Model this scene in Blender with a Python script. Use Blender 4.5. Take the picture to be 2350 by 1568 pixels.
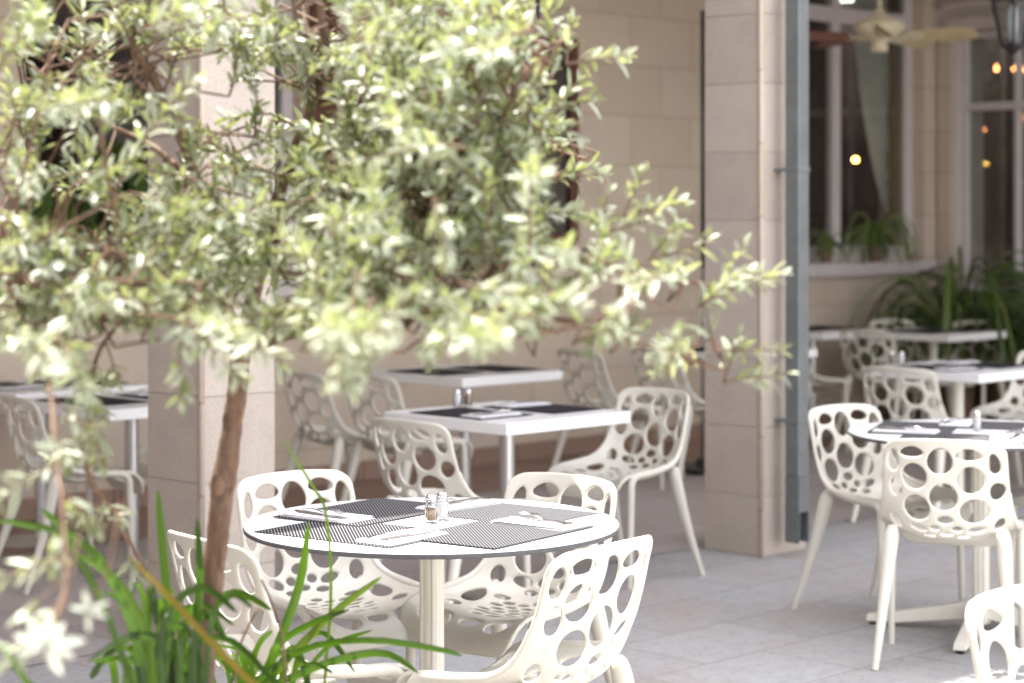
import bpy, bmesh, math, random
import numpy as np
from mathutils import Vector, Matrix
R = math.radians
random.seed(7); rng = np.random.default_rng(7)
scene = bpy.context.scene
for o in list(bpy.data.objects): bpy.data.objects.remove(o)
C = scene.collection

# ---------------------------------------------------------------- camera
FPX, HOR, EYE = 4750.0, 490.0, 1.57          # measured from a 2350 px wide view of the photograph
cam = bpy.data.objects.new('camera', bpy.data.cameras.new('camera')); C.objects.link(cam)
cam.location = (0, 0, EYE); cam.rotation_euler = (R(90), 0, 0)
cam.data.sensor_width = 36; cam.data.lens = FPX/2350*36
cam.data.shift_y = -(784-HOR)/2350
cam.data.clip_start = .05; cam.data.clip_end = 500
cam.data.dof.use_dof = True; cam.data.dof.focus_distance = 5.25; cam.data.dof.aperture_fstop = 2.9
cam.data.dof.aperture_blades = 9
scene.camera = cam
scene.render.resolution_x, scene.render.resolution_y = 1024, 683
# ---------------------------------------------------------------- light
AZ = Vector((-.64, .77)).normalized(); EL = R(68.5)
w = bpy.data.worlds.new('World'); scene.world = w; w.use_nodes = True
nt = w.node_tree; bg = nt.nodes['Background']
sky = nt.nodes.new('ShaderNodeTexSky'); sky.sky_type = 'NISHITA'; sky.sun_disc = False
sky.sun_elevation = EL; sky.sun_rotation = math.atan2(AZ.x, AZ.y)
sky.air_density = 1.0; sky.dust_density = 1.0; sky.ozone_density = 1.0
hs = nt.nodes.new('ShaderNodeHueSaturation'); hs.inputs['Saturation'].default_value = .38
wm = nt.nodes.new('ShaderNodeMix'); wm.data_type = 'RGBA'; wm.blend_type = 'MULTIPLY'; wm.inputs[0].default_value = 1; wm.inputs[7].default_value = (1.0, .92, .86, 1)
nt.links.new(sky.outputs[0], hs.inputs['Color']); nt.links.new(hs.outputs[0], wm.inputs[6]); nt.links.new(wm.outputs[2], bg.inputs[0]); bg.inputs[1].default_value = .15
sun = bpy.data.objects.new('sun', bpy.data.lights.new('sun', 'SUN')); C.objects.link(sun)
sun.data.energy = 2.0; sun.data.angle = R(.53); sun.data.color = (1, .95, .87)
sdir = Vector((AZ.x*math.cos(EL), AZ.y*math.cos(EL), math.sin(EL)))
sun.rotation_euler = sdir.to_track_quat('Z', 'Y').to_euler(); sun.location = sdir*40
scene.view_settings.view_transform = 'Standard'; scene.view_settings.look = 'None'
scene.view_settings.exposure = 3.0; scene.view_settings.gamma = 1
scene.render.engine = 'CYCLES'
scene.cycles.max_bounces = 10; scene.cycles.transparent_max_bounces = 12
scene.cycles.diffuse_bounces = 6
scene.cycles.sample_clamp_indirect = 6

# ---------------------------------------------------------------- helpers
def at(px, d, z=None):
    """world x for a measured column at depth d"""
    x = (px-1175)/FPX*d
    return x if z is None else Vector((x, d, z))
def atz(px, py, z):
    d = (EYE-z)*FPX/(py-HOR)
    return Vector(((px-1175)/FPX*d, d, z))
A45 = R(45); U = Vector((math.cos(A45), math.sin(A45), 0)); V = Vector((math.cos(A45), -math.sin(A45), 0))

class MB:
    def __init__(s): s.v = []; s.f = []; s.a = []
    def add(s, vs, fs, att=None):
        n = len(s.v); s.v += [tuple(p) for p in vs]; s.f += [tuple(i+n for i in f) for f in fs]
        if att is not None: s.a += [att]*len(fs)
        return s
    def box(s, c, size, rz=0, M=None, bev=0):
        x, y, z = size[0]/2, size[1]/2, size[2]/2
        if bev <= 0:
            P = [(-x,-y,-z),(x,-y,-z),(x,y,-z),(-x,y,-z),(-x,-y,z),(x,-y,z),(x,y,z),(-x,y,z)]
            F = [(0,3,2,1),(4,5,6,7),(0,1,5,4),(1,2,6,5),(2,3,7,6),(3,0,4,7)]
        else:
            bm = bmesh.new(); bmesh.ops.create_cube(bm, size=1)
            for q in bm.verts: q.co = (q.co.x*2*x, q.co.y*2*y, q.co.z*2*z)
            bmesh.ops.bevel(bm, geom=bm.edges[:], offset=bev, segments=2, affect='EDGES', profile=.5)
            P = [q.co.copy() for q in bm.verts]; bm.verts.index_update()
            F = [tuple(q.index for q in f.verts) for f in bm.faces]; bm.free()
        T = Matrix.Translation(c) @ (M if M is not None else Matrix.Rotation(rz, 4, 'Z'))
        return s.add([T @ Vector(p) for p in P], F)
    def tube(s, pts, rad, n=12, cap=True, att=None, sq=1.0):
        pts = [Vector(p) for p in pts]
        if not hasattr(rad, '__len__'): rad = [rad]*len(pts)
        vs = []; fs = []; up = None
        for i, p in enumerate(pts):
            t = (pts[min(i+1, len(pts)-1)]-pts[max(i-1, 0)]).normalized()
            if up is None:
                up = Vector((0,0,1)) if abs(t.z) < .9 else Vector((1,0,0))
            a = (up - t*up.dot(t))
            a = a.normalized() if a.length > 1e-6 else t.orthogonal().normalized()
            up = a; b = t.cross(a)
            for k in range(n):
                q = 2*math.pi*k/n
                vs.append(p + (a*math.cos(q)*sq + b*math.sin(q))*rad[i])
        for i in range(len(pts)-1):
            for k in range(n):
                k2 = (k+1) % n
                fs.append((i*n+k, i*n+k2, (i+1)*n+k2, (i+1)*n+k))
        if cap:
            fs.append(tuple(reversed(range(n)))); fs.append(tuple(range((len(pts)-1)*n, len(pts)*n)))
        return s.add(vs, fs, att)
    def lathe(s, prof, c=(0,0,0), n=32, flute=None):
        vs = []; fs = []
        for r, z in prof:
            for k in range(n):
                q = 2*math.pi*k/n; rr = r
                if flute: rr = r*(1+flute[1]*(abs(math.sin(q*flute[0]/2))-.5)*(1 if flute[2] < z < flute[3] else 0))
                vs.append((c[0]+rr*math.cos(q), c[1]+rr*math.sin(q), c[2]+z))
        m = len(prof)
        for i in range(m-1):
            for k in range(n):
                k2 = (k+1) % n
                fs.append((i*n+k, i*n+k2, (i+1)*n+k2, (i+1)*n+k))
        if prof[0][0] > 1e-5: fs.append(tuple(reversed(range(n))))
        if prof[-1][0] > 1e-5: fs.append(tuple(range((m-1)*n, m*n)))
        return s.add(vs, fs)
    def prism(s, poly, z0, z1, M=None):
        n = len(poly); T = M or Matrix.Identity(4)
        vs = [T @ Vector((x, y, z0)) for x, y in poly] + [T @ Vector((x, y, z1)) for x, y in poly]
        fs = [tuple(reversed(range(n))), tuple(range(n, 2*n))] + [(i, (i+1) % n, n+(i+1) % n, n+i) for i in range(n)]
        return s.add(vs, fs)
    def build(s, name, mat, parent=None, smooth=False, sharp=None):
        me = bpy.data.meshes.new(name); me.from_pydata(s.v, [], s.f); me.update()
        if s.a:
            at_ = me.attributes.new('tint', 'FLOAT', 'FACE')
            at_.data.foreach_set('value', s.a)
        me.materials.append(mat)
        if smooth:
            me.shade_smooth()
            if sharp: me.set_sharp_from_angle(angle=R(sharp))
        o = bpy.data.objects.new(name, me); C.objects.link(o)
        if parent: o.parent = parent
        return o
def tag(o, label=None, cat=None, group=None, kind=None):
    if label: o['label'] = label
    if cat: o['category'] = cat
    if group: o['group'] = group
    if kind: o['kind'] = kind
    return o
def thing(name, label, cat, loc=(0,0,0), rz=0, group=None):
    o = bpy.data.objects.new(name, None); C.objects.link(o)
    o.location = loc; o.rotation_euler = (0, 0, rz); o.empty_display_size = .1
    return tag(o, label, cat, group)
def dup(root, loc, rz, label, group=None, drop=()):
    r = root.copy(); C.objects.link(r); r.location = loc; r.rotation_euler = (0, 0, rz); r['label'] = label
    if group: r['group'] = group
    for ch in list(root.children):
        if ch.name.split('.')[0] in drop: continue
        c = ch.copy(); C.objects.link(c); c.parent = r
        for g in list(ch.children):
            d = g.copy(); C.objects.link(d); d.parent = c
    return r

# ---------------------------------------------------------------- materials
def newmat(name):
    m = bpy.data.materials.new(name); m.use_nodes = True
    return m, m.node_tree, m.node_tree.nodes['Principled BSDF']
def N(t, typ, **kw):
    n = t.nodes.new(typ)
    for k, v in kw.items(): setattr(n, k, v)
    return n
def ramp(t, src, stops):
    r = N(t, 'ShaderNodeValToRGB'); e = r.color_ramp.elements
    while len(e) < len(stops): e.new(.5)
    for q, (p, c) in zip(e, stops): q.position = p; q.color = (*c, 1)
    t.links.new(src, r.inputs[0]); return r.outputs[0]
def noise(t, vec, scale, det=4, rough=.6):
    n = N(t, 'ShaderNodeTexNoise'); n.inputs['Scale'].default_value = scale
    n.inputs['Detail'].default_value = det; n.inputs['Roughness'].default_value = rough
    if vec is not None: t.links.new(vec, n.inputs['Vector'])
    return n.outputs[0]
def mixc(t, fac, a, b, mode='MIX'):
    m = N(t, 'ShaderNodeMix', data_type='RGBA', blend_type=mode)
    for i, v in ((0, fac), (6, a), (7, b)):
        if isinstance(v, (int, float)): m.inputs[i].default_value = v
        elif isinstance(v, tuple): m.inputs[i].default_value = (*v, 1)
        else: t.links.new(v, m.inputs[i])
    return m.outputs[2]
def bump(t, p, h, strength=.3, dist=.01):
    b = N(t, 'ShaderNodeBump'); b.inputs['Strength'].default_value = strength; b.inputs['Distance'].default_value = dist
    t.links.new(h, b.inputs['Height']); t.links.new(b.outputs[0], p.inputs['Normal'])
def simple(name, col, rough=.5, metal=0, var=.06, scale=30, spec=None, coord='Object', bmp=0):
    m, t, p = newmat(name)
    tc = N(t, 'ShaderNodeTexCoord').outputs[coord]
    n = noise(t, tc, scale)
    c1 = tuple(max(0, x*(1-var)) for x in col); c2 = tuple(min(1, x*(1+var)) for x in col)
    t.links.new(ramp(t, n, [(.3, c1), (.7, c2)]), p.inputs['Base Color'])
    rr = N(t, 'ShaderNodeMapRange'); rr.inputs[3].default_value = max(.02, rough-.06); rr.inputs[4].default_value = rough+.08
    t.links.new(noise(t, tc, scale*.4), rr.inputs[0]); t.links.new(rr.outputs[0], p.inputs['Roughness'])
    p.inputs['Metallic'].default_value = metal
    if spec is not None: p.inputs['Specular IOR Level'].default_value = spec
    if bmp: bump(t, p, noise(t, tc, scale*4, 6), bmp, .002)
    return m

def stone(name, base, warm, dark, brick=None, mortar=None, rot=0, joint=.004, speck=1.0, rough=.75, swap=False, offz=0, patch=None):
    m, t, p = newmat(name)
    tc = N(t, 'ShaderNodeTexCoord').outputs['Object']
    mp = N(t, 'ShaderNodeMapping'); t.links.new(tc, mp.inputs[0]); mp.inputs['Rotation'].default_value = (0, 0, rot)
    vec = mp.outputs[0]
    big = noise(t, vec, 1.3, 5, .6); med = noise(t, vec, 7, 6, .65); fine = noise(t, vec, 90, 3, .7); pit = noise(t, vec, 260, 2, .5)
    col = ramp(t, big, [(.32, base), (.55, tuple((a+b)/2 for a, b in zip(base, warm))), (.72, warm)])
    col = mixc(t, ramp(t, med, [(.45, (0,0,0)), (.75, (.55,.55,.55))]), col, dark)
    col = mixc(t, ramp(t, fine, [(.38, (.45*speck,)*3), (.5, (0,0,0))]), col, tuple(x*.72 for x in base))
    h = fine
    if patch:
        pn = noise(t, vec, .9, 7, .7)
        col = mixc(t, ramp(t, pn, [(.48, (0,0,0)), (.62, (.9,.9,.9))]), col, patch)
        col = mixc(t, ramp(t, noise(t, vec, 22, 5, .75), [(.48, (0,0,0)), (.70, (.6,.6,.6))]), col, tuple(x*.58 for x in base))
    if brick:
        sep = N(t, 'ShaderNodeSeparateXYZ'); t.links.new(vec, sep.inputs[0])
        cmb = N(t, 'ShaderNodeCombineXYZ'); t.links.new(sep.outputs[0], cmb.inputs[0])
        if swap:
            ad = N(t, 'ShaderNodeMath', operation='ADD'); ad.inputs[1].default_value = offz
            t.links.new(sep.outputs[2], ad.inputs[0]); t.links.new(ad.outputs[0], cmb.inputs[1])
        else: t.links.new(sep.outputs[1], cmb.inputs[1])
        b = N(t, 'ShaderNodeTexBrick'); t.links.new(cmb.outputs[0], b.inputs[0])
        b.inputs['Color1'].default_value = (1,1,1,1); b.inputs['Color2'].default_value = (.91,.885,.87,1)
        b.inputs['Mortar'].default_value = (.5,.44,.40,1) if mortar is None else (*mortar, 1)
        b.inputs['Scale'].default_value = 1; b.inputs['Mortar Size'].default_value = joint
        b.inputs['Mortar Smooth'].default_value = .35; b.inputs['Brick Width'].default_value = brick[0]; b.inputs['Row Height'].default_value = brick[1]
        b.offset = .5 if len(brick) < 3 else brick[2]
        col = mixc(t, 1.0, col, b.outputs['Color'], 'MULTIPLY')
        mm = N(t, 'ShaderNodeMath', operation='MULTIPLY_ADD'); t.links.new(b.outputs['Fac'], mm.inputs[0]); mm.inputs[1].default_value = -1.2
        t.links.new(fine, mm.inputs[2]); h = mm.outputs[0]
    if not brick:
        ge = N(t, 'ShaderNodeNewGeometry'); col = mixc(t, 1.0, col, ramp(t, ge.outputs['Random Per Island'], [(0, (.88,.875,.87)), (1, (1,1,1))]), 'MULTIPLY')
    t.links.new(col, p.inputs['Base Color']); p.inputs['Roughness'].default_value = rough
    p.inputs['Specular IOR Level'].default_value = .25
    bump(t, p, h, .35, .004)
    return m

M = {}
M['pillar'] = stone('pillar_stone', (.46,.405,.355), (.52,.445,.375), (.38,.335,.30), rough=.8)
M['wall'] = stone('wall_stone', (.535,.46,.38), (.57,.48,.375), (.48,.42,.365), brick=(.62,.335), mortar=(.72,.66,.62), swap=True, offz=.12, joint=.006, speck=.4)
M['paving'] = stone('paving_stone', (.345,.355,.36), (.365,.35,.34), (.27,.275,.285), brick=(.62,.42), rot=R(-45), joint=.004, mortar=(.66,.61,.58), speck=1.2, rough=.6, patch=(.34,.30,.28))
M['arcade'] = stone('arcade_bounce_paving', (.40,.37,.365), (.42,.37,.345), (.33,.31,.305), brick=(.62,.42), rot=R(-45), joint=.005, mortar=(.6,.55,.5), speck=.8, rough=.55)  # same paving, with pinkish bounce light painted into its colour
M['bounce_red'] = stone('bounce_red_floor', (.30,.205,.16), (.32,.22,.17), (.24,.17,.14), brick=(.3,.3,0), rot=R(-45), joint=.006, speck=.4, rough=.6)  # paving near the wall; red bounce light is painted into the colour
M['plaster'] = simple('plaster', (.50,.445,.41), .85, scale=6, var=.05)
M['ceil'] = simple('white_ceiling_paint', (.86,.84,.80), .8, scale=4, var=.03)
M['frame'] = simple('window_frame_paint', (.54,.50,.50), .45, scale=8, var=.04)
M['wood'] = simple('brown_wood', (.10,.035,.02), .45, scale=12, var=.35)
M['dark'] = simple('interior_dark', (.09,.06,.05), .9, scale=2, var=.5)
M['curtain'] = simple('curtain_cloth', (.68,.67,.62), .9, scale=5, var=.12)
M['zinc'] = simple('zinc_pipe', (.165,.18,.182), .42, metal=.35, scale=9, var=.14)
M['pipeshade'] = simple('pipe_hollow_shade', (.03,.035,.035), .8)
M['black'] = simple('black_metal', (.018,.018,.02), .45, metal=.3, var=.2)
M['steel'] = simple('brushed_steel', (.62,.62,.64), .28, metal=1, var=.04, scale=14)
M['cut'] = simple('cutlery_steel', (.72,.72,.74), .16, metal=1, var=.03, scale=60)
M['colpaint'] = simple('cream_powder_coat', (.74,.72,.64), .38, var=.03, scale=20)
M['alu'] = simple('satin_aluminium', (.55,.55,.56), .32, metal=.85, var=.05, scale=12)
M['top'] = simple('white_laminate', (.74,.74,.735), .32, var=.015, scale=12)
M['rim'] = simple('grey_laminate_core', (.075,.075,.085), .5, var=.15, scale=60)
M['paper'] = simple('napkin_paper', (.72,.71,.72), .9, var=.02, scale=40)
M['fan'] = simple('fan_enamel', (.62,.56,.40), .4, var=.04, scale=10)
M['blade'] = simple('fan_blade_wood', (.56,.46,.27), .5, var=.12, scale=7)
M['bladetop'] = simple('fan_blade_brown', (.20,.085,.055), .5, var=.2, scale=7)
M['bark'] = None
# plastic chairs
m, t, p = newmat('cream_plastic'); M['plastic'] = m
tc = N(t, 'ShaderNodeTexCoord').outputs['Object']
t.links.new(ramp(t, noise(t, tc, 6), [(.3, (.56,.54,.47)), (.7, (.60,.58,.515))]), p.inputs['Base Color'])
p.inputs['Roughness'].default_value = .33; p.inputs['Specular IOR Level'].default_value = .45
p.inputs['Subsurface Weight'].default_value = .12; p.inputs['Subsurface Radius'].default_value = (.02,.015,.01); p.inputs['Subsurface Scale'].default_value = .3
bump(t, p, noise(t, tc, 900, 2), .06, .0008)
# woven mat
def matmat(name, light, dark, per=.0077, rot=45, cross=.08):
    m, t, p = newmat(name)
    tc = N(t, 'ShaderNodeTexCoord').outputs['Object']
    def wave(rot, sc):
        mp = N(t, 'ShaderNodeMapping'); t.links.new(tc, mp.inputs[0]); mp.inputs['Rotation'].default_value = (0,0,rot)
        wv = N(t, 'ShaderNodeTexWave', wave_type='BANDS', bands_direction='X'); wv.inputs['Scale'].default_value = 1/sc*(1/3.1831)*1.0
        wv.inputs['Distortion'].default_value = .15; wv.inputs['Detail'].default_value = 0
        t.links.new(mp.outputs[0], wv.inputs[0]); return wv.outputs['Fac']
    a = wave(R(rot), per); b = wave(R(-rot), per*.6)
    mm = N(t, 'ShaderNodeMath', operation='MULTIPLY_ADD'); t.links.new(b, mm.inputs[0]); mm.inputs[1].default_value = cross; t.links.new(a, mm.inputs[2])
    t.links.new(ramp(t, mm.outputs[0], [(.56, dark), (.90, light)]), p.inputs['Base Color'])
    p.inputs['Roughness'].default_value = .65; p.inputs['Specular IOR Level'].default_value = .2
    bump(t, p, mm.outputs[0], .4, .001)
    return m
M['mat'] = matmat('woven_placemat', (.17,.17,.18), (.004,.004,.006), .0080, -45); M['mat2'] = matmat('woven_placemat_turned', (.17,.17,.18), (.004,.004,.006), .0080, 45)
M['matdark'] = matmat('dark_woven_placemat', (.035,.035,.042), (.010,.010,.014), .006)
# glass
def glassmat(name, tint, gl=.12, rough=0.0):
    m, t, p = newmat(name); t.nodes.remove(p); out = t.nodes['Material Output']
    tr = N(t, 'ShaderNodeBsdfTransparent'); tr.inputs[0].default_value = (*tint, 1)
    g = N(t, 'ShaderNodeBsdfGlossy'); g.inputs['Roughness'].default_value = rough; g.inputs[0].default_value = (.9,.92,.92,1)
    fr = N(t, 'ShaderNodeFresnel'); fr.inputs[0].default_value = 1.5
    mr = N(t, 'ShaderNodeMath', operation='ADD'); t.links.new(fr.outputs[0], mr.inputs[0]); mr.inputs[1].default_value = gl
    ge = N(t, 'ShaderNodeNewGeometry'); iv = N(t, 'ShaderNodeMath', operation='SUBTRACT'); iv.inputs[0].default_value = 1; t.links.new(ge.outputs['Backfacing'], iv.inputs[1])
    mu = N(t, 'ShaderNodeMath', operation='MULTIPLY'); t.links.new(mr.outputs[0], mu.inputs[0]); t.links.new(iv.outputs[0], mu.inputs[1]); mr = mu
    mx = N(t, 'ShaderNodeMixShader'); t.links.new(mr.outputs[0], mx.inputs[0]); t.links.new(tr.outputs[0], mx.inputs[1]); t.links.new(g.outputs[0], mx.inputs[2])
    t.links.new(mx.outputs[0], out.inputs[0]); return m
M['glass'] = glassmat('window_glass', (.78,.80,.79), .03)
M['lampglass'] = simple('frosted_lamp_glass', (.45,.48,.48), .3, var=.05)
m, t, p = newmat('clear_glass'); M['cglass'] = m
p.inputs['Transmission Weight'].default_value = 1; p.inputs['Roughness'].default_value = .02; p.inputs['IOR'].default_value = 1.45; p.inputs['Base Color'].default_value = (.97,.98,.98,1)
def grains(name, a, b):
    m, t, p = newmat(name); tc = N(t, 'ShaderNodeTexCoord').outputs['Object']
    v = N(t, 'ShaderNodeTexVoronoi'); v.inputs['Scale'].default_value = 700; t.links.new(tc, v.inputs['Vector'])
    t.links.new(mixc(t, v.outputs['Color'], a, b), p.inputs['Base Color']); p.inputs['Roughness'].default_value = .8; return m
M['pepper'] = grains('ground_pepper', (.10,.05,.025), (.42,.28,.17)); M['salt'] = grains('table_salt', (.75,.75,.75), (.86,.86,.86))
def glow(name, col, s):
    m, t, p = newmat(name); p.inputs['Base Color'].default_value = (*col, 1)
    p.inputs['Emission Color'].default_value = (*col, 1); p.inputs['Emission Strength'].default_value = s; return m
M['bulb'] = glow('warm_bulb', (1, .55, .10), 5); M['bulb2'] = glow('candle_bulb_glow', (1, .33, .10), 2.2)
def barkmat():
    m, t, p = newmat('olive_bark'); tc = N(t, 'ShaderNodeTexCoord').outputs['Object']
    mp = N(t, 'ShaderNodeMapping'); mp.inputs['Scale'].default_value = (1, 1, .25); t.links.new(tc, mp.inputs[0])
    n = noise(t, mp.outputs[0], 60, 6, .7); n2 = noise(t, tc, 9, 4)
    c = ramp(t, n, [(.3, (.06,.03,.018)), (.7, (.22,.13,.08))])
    c = mixc(t, ramp(t, n2, [(.5,(0,0,0)),(.7,(.45,.45,.45))]), c, (.27,.20,.14))
    t.links.new(c, p.inputs['Base Color']); p.inputs['Roughness'].default_value = .85; bump(t, p, n, .6, .006); return m
M['bark'] = barkmat()
def leafmat(name, tops, under, trans, tw=.4, rough=.38, spec=.5):
    m, t, p = newmat(name); out = t.nodes['Material Output']
    at_ = N(t, 'ShaderNodeAttribute', attribute_name='tint')
    top = ramp(t, at_.outputs['Fac'], [(i/(len(tops)-1), c) for i, c in enumerate(tops)])
    geo = N(t, 'ShaderNodeNewGeometry')
    col = mixc(t, geo.outputs['Backfacing'], top, under)
    t.links.new(col, p.inputs['Base Color']); p.inputs['Roughness'].default_value = rough; p.inputs['Specular IOR Level'].default_value = spec
    tr = N(t, 'ShaderNodeBsdfTranslucent'); t.links.new(mixc(t, .75, top, trans), tr.inputs[0])
    mx = N(t, 'ShaderNodeMixShader'); mx.inputs[0].default_value = tw
    t.links.new(p.outputs[0], mx.inputs[1]); t.links.new(tr.outputs[0], mx.inputs[2]); t.links.new(mx.outputs[0], out.inputs[0]); return m
M['olive'] = leafmat('olive_leaf', [(.025,.05,.015), (.07,.11,.035), (.16,.19,.07), (.30,.31,.19)], (.35,.385,.29), (.38,.42,.15), .36, .40)
M['blade_grass'] = leafmat('strap_leaf', [(.008,.022,.004), (.018,.050,.007), (.06,.125,.015), (.26,.16,.03)], (.045,.09,.02), (.11,.23,.012), .30, .28)
M['fern'] = leafmat('fern_leaf', [(.02,.05,.01), (.06,.11,.02), (.11,.17,.035), (.17,.15,.06)], (.05,.08,.03), (.12,.18,.03), .3)
M['petal'] = leafmat('white_petal', [(.36,.40,.34), (.46,.49,.42), (.55,.56,.50)], (.62,.66,.56), (.7,.72,.55), .35, .6)
M['pot'] = simple('clay_pot', (.16,.10,.07), .8, var=.15)
M['soil'] = simple('soil', (.04,.03,.02), .95, var=.4, scale=60)

# ---------------------------------------------------------------- ground
def quad(name, pts, mat, z):
    mb = MB(); mb.add([(x, y, z) for x, y in pts], [tuple(range(len(pts)))]); return tag(mb.build(name, mat), kind='structure')
quad('ground', [(-60,-60),(60,-60),(60,60),(-60,60)], M['paving'], 0)
PL = 8.42
WO = 13.05                      # back wall line: y = x + WO
def line(o, x0, x1): return (x0, x0+o), (x1, x1+o)
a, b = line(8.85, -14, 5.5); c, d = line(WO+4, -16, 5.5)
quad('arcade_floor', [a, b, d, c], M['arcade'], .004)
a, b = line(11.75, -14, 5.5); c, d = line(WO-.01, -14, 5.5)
quad('bounce_red_floor', [a, b, d, c], M['bounce_red'], .008)

# ---------------------------------------------------------------- building
bld = thing('arcade_building', 'pale stone block arcade building with tall windows behind the tables', 'building', (0, 0, 0))
def grid_wall(name, origin, ang, a0, a1, z0, z1, th, holes, mat, parent):
    """solid wall in local coords (along, depth, up) with rectangular openings"""
    As = sorted({a0, a1, *[h[0] for h in holes], *[h[1] for h in holes]}); Zs = sorted({z0, z1, *[h[2] for h in holes], *[h[3] for h in holes]})
    solid = {}
    for i in range(len(As)-1):
        for j in range(len(Zs)-1):
            ca, cz = (As[i]+As[i+1])/2, (Zs[j]+Zs[j+1])/2
            solid[i, j] = not any(h[0] < ca < h[1] and h[2] < cz < h[3] for h in holes)
    mb = MB()
    for (i, j), s_ in solid.items():
        if not s_: continue
        x0, x1, p0, p1 = As[i], As[i+1], Zs[j], Zs[j+1]
        mb.add([(x0,0,p0),(x1,0,p0),(x1,0,p1),(x0,0,p1)], [(0,1,2,3)])
        mb.add([(x0,th,p0),(x1,th,p0),(x1,th,p1),(x0,th,p1)], [(3,2,1,0)])
        for di, dj, q in ((-1,0,[(x0,0,p0),(x0,0,p1),(x0,th,p1),(x0,th,p0)]), (1,0,[(x1,0,p0),(x1,th,p0),(x1,th,p1),(x1,0,p1)]),
                          (0,-1,[(x0,0,p0),(x0,th,p0),(x1,th,p0),(x1,0,p0)]), (0,1,[(x0,0,p1),(x1,0,p1),(x1,th,p1),(x0,th,p1)])):
            if not solid.get((i+di, j+dj), False): mb.add(q, [(0,1,2,3)])
    o = mb.build(name, mat, parent); o.location = origin; o.rotation_euler = (0, 0, ang); return o
def wall_x(px): t_ = (px-1175)/FPX; return WO*t_/(1-t_)
AO = -6.0                        # wall local origin at x = AO
def al(px): return (wall_x(px)-AO)*math.sqrt(2)
def al2px(a): return a/math.sqrt(2)+AO
corner_x = wall_x(2152); corner = Vector((corner_x, corner_x+WO, 0))
LU = (corner_x-AO)*math.sqrt(2)
w1 = (al(1640), al(2120), 1.20, 3.45)
wA = (al(52), al(700), 1.20, 3.45)
wB = (al(1190), al(1322), 1.36, 2.70)
ZT = 3.75
wallu = grid_wall('wall', (AO, AO+WO, 0), A45, -8, LU-.002, 0, ZT, .42, [w1, wA, wB], M['wall'], bld)
# right wing wall, running towards the camera: local along = from corner to the right/front
def bl(px):
    t_ = (px-1175)/FPX; S_ = corner.x+corner.y; y = S_/(1+t_); return (t_*y-corner.x)*math.sqrt(2)
w2 = (bl(2192), bl(2192)+1.75, .95, 3.0)
wallv = grid_wall('wall', corner, -A45, 0, 12, 0, ZT, .42, [w2], M['plaster'], bld)
tag(wallv, 'pale plaster wall of the right wing')
# wall v local: along = V direction (to the right and toward camera); depth axis = +U... fine
def alD(px, dep):
    t_ = (px-1175)/FPX; c_ = math.sqrt(.5); return (t_*(AO+WO+dep*c_)-AO+dep*c_)/(c_*(1-t_))
def blD(px, dep):
    t_ = (px-1175)/FPX; c_ = math.sqrt(.5); return (t_*(corner.y+dep*c_)-corner.x-dep*c_)/(c_*(1+t_))
def window(origin, ang, rect, mull, trans, parent, mat=M['frame'], fw=.07, inset=.10, label=None, sill=True):
    a0, a1, z0, z1 = rect
    wroot = MB()
    D = .06
    def bar(x0, x1, y0, y1, q0, q1): wroot.box(((x0+x1)/2, (y0+y1)/2, (q0+q1)/2), (x1-x0, y1-y0, q1-q0), bev=.006)
    bar(a0+.001, a0+fw, inset, inset+D, z0+fw*.5, z1-.001); bar(a1-fw, a1-.001, inset, inset+D, z0+fw*.5, z1-.001)
    bar(a0+fw+.001, a1-fw-.001, inset+.003, inset+D-.003, z0+.001, z0+fw*1.2); bar(a0+fw+.001, a1-fw-.001, inset+.003, inset+D-.003, z1-fw, z1-.002)
    for m_ in mull: bar(m_-fw*.45, m_+fw*.45, inset-.008, inset+D+.008, z0+fw*1.2+.001, z1-fw-.001)
    for z_ in trans: bar(a0+fw+.001, a1-fw-.001, inset-.003, inset+D+.003, z_-fw*.6, z_+fw*.6)
    f = wroot.build('window', mat, parent); f.location = origin; f.rotation_euler = (0,0,ang)
    if label: tag(f, label)
    g = MB(); g.box(((a0+a1)/2, inset+D/2, (z0+z1)/2), (a1-a0-2*fw, .006, z1-z0-2*fw)); g.build('pane', M['glass'], f)
    if sill:
        s_ = MB(); s_.box(((a0+a1)/2, inset/2-.035, z0-.05), (a1-a0+.16, inset+.07, .10), bev=.008); s_.build('sill', M['frame'], f)
    return f
ou = (AO, AO+WO, 0)
window(ou, A45, w1, [al(1945), al(1790)], [3.07], bld, fw=.10, label='tall white framed window behind the ceiling fan')
window(ou, A45, wA, [(wA[0]+wA[1])/2], [2.75], bld, fw=.08, label='wide white framed window behind the olive tree')
window(ou, A45, wB, [], [], bld, mat=M['wood'], fw=.07, inset=-.03, label='small window in a dark wooden frame', sill=False)
window(corner, -A45, w2, [bl(2318)], [2.41], bld, fw=.05, label='large plate glass window of the right wing')
# wooden shutter beside the left window
s_ = MB(); a0 = wA[1]+.02
s_.box((a0+.10, -.02, 2.3), (.19, .036, 2.1), bev=.006)
for k in range(14): s_.box((a0+.10, -.045, 1.40+k*.135), (.13, .012, .05), M=Matrix.Rotation(R(35), 4, 'X'))
o = s_.build('shutter', M['wood'], bld); o.location = ou; o.rotation_euler = (0,0,A45)
# mouldings over the right wing window, architrave pilaster
s_ = MB()
for k, (z, h, dd) in enumerate(((3.06,.10,.05),(3.20,.06,.10),(3.32,.09,.16))): s_.box((6.05, -dd/2-.002, z), (11.9-k*.02, dd, h), bev=.008)
s_.build('cornice', M['plaster'], bld).matrix_world = Matrix.Translation(corner) @ Matrix.Rotation(-A45, 4, 'Z')
s_ = MB(); s_.box((bl(2172), -.018, 1.5), (bl(2190)-bl(2158), .034, 2.96), bev=.006)
o = s_.build('pilaster', M['wall'], bld); o.location = corner; o.rotation_euler = (0,0,-A45)
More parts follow.
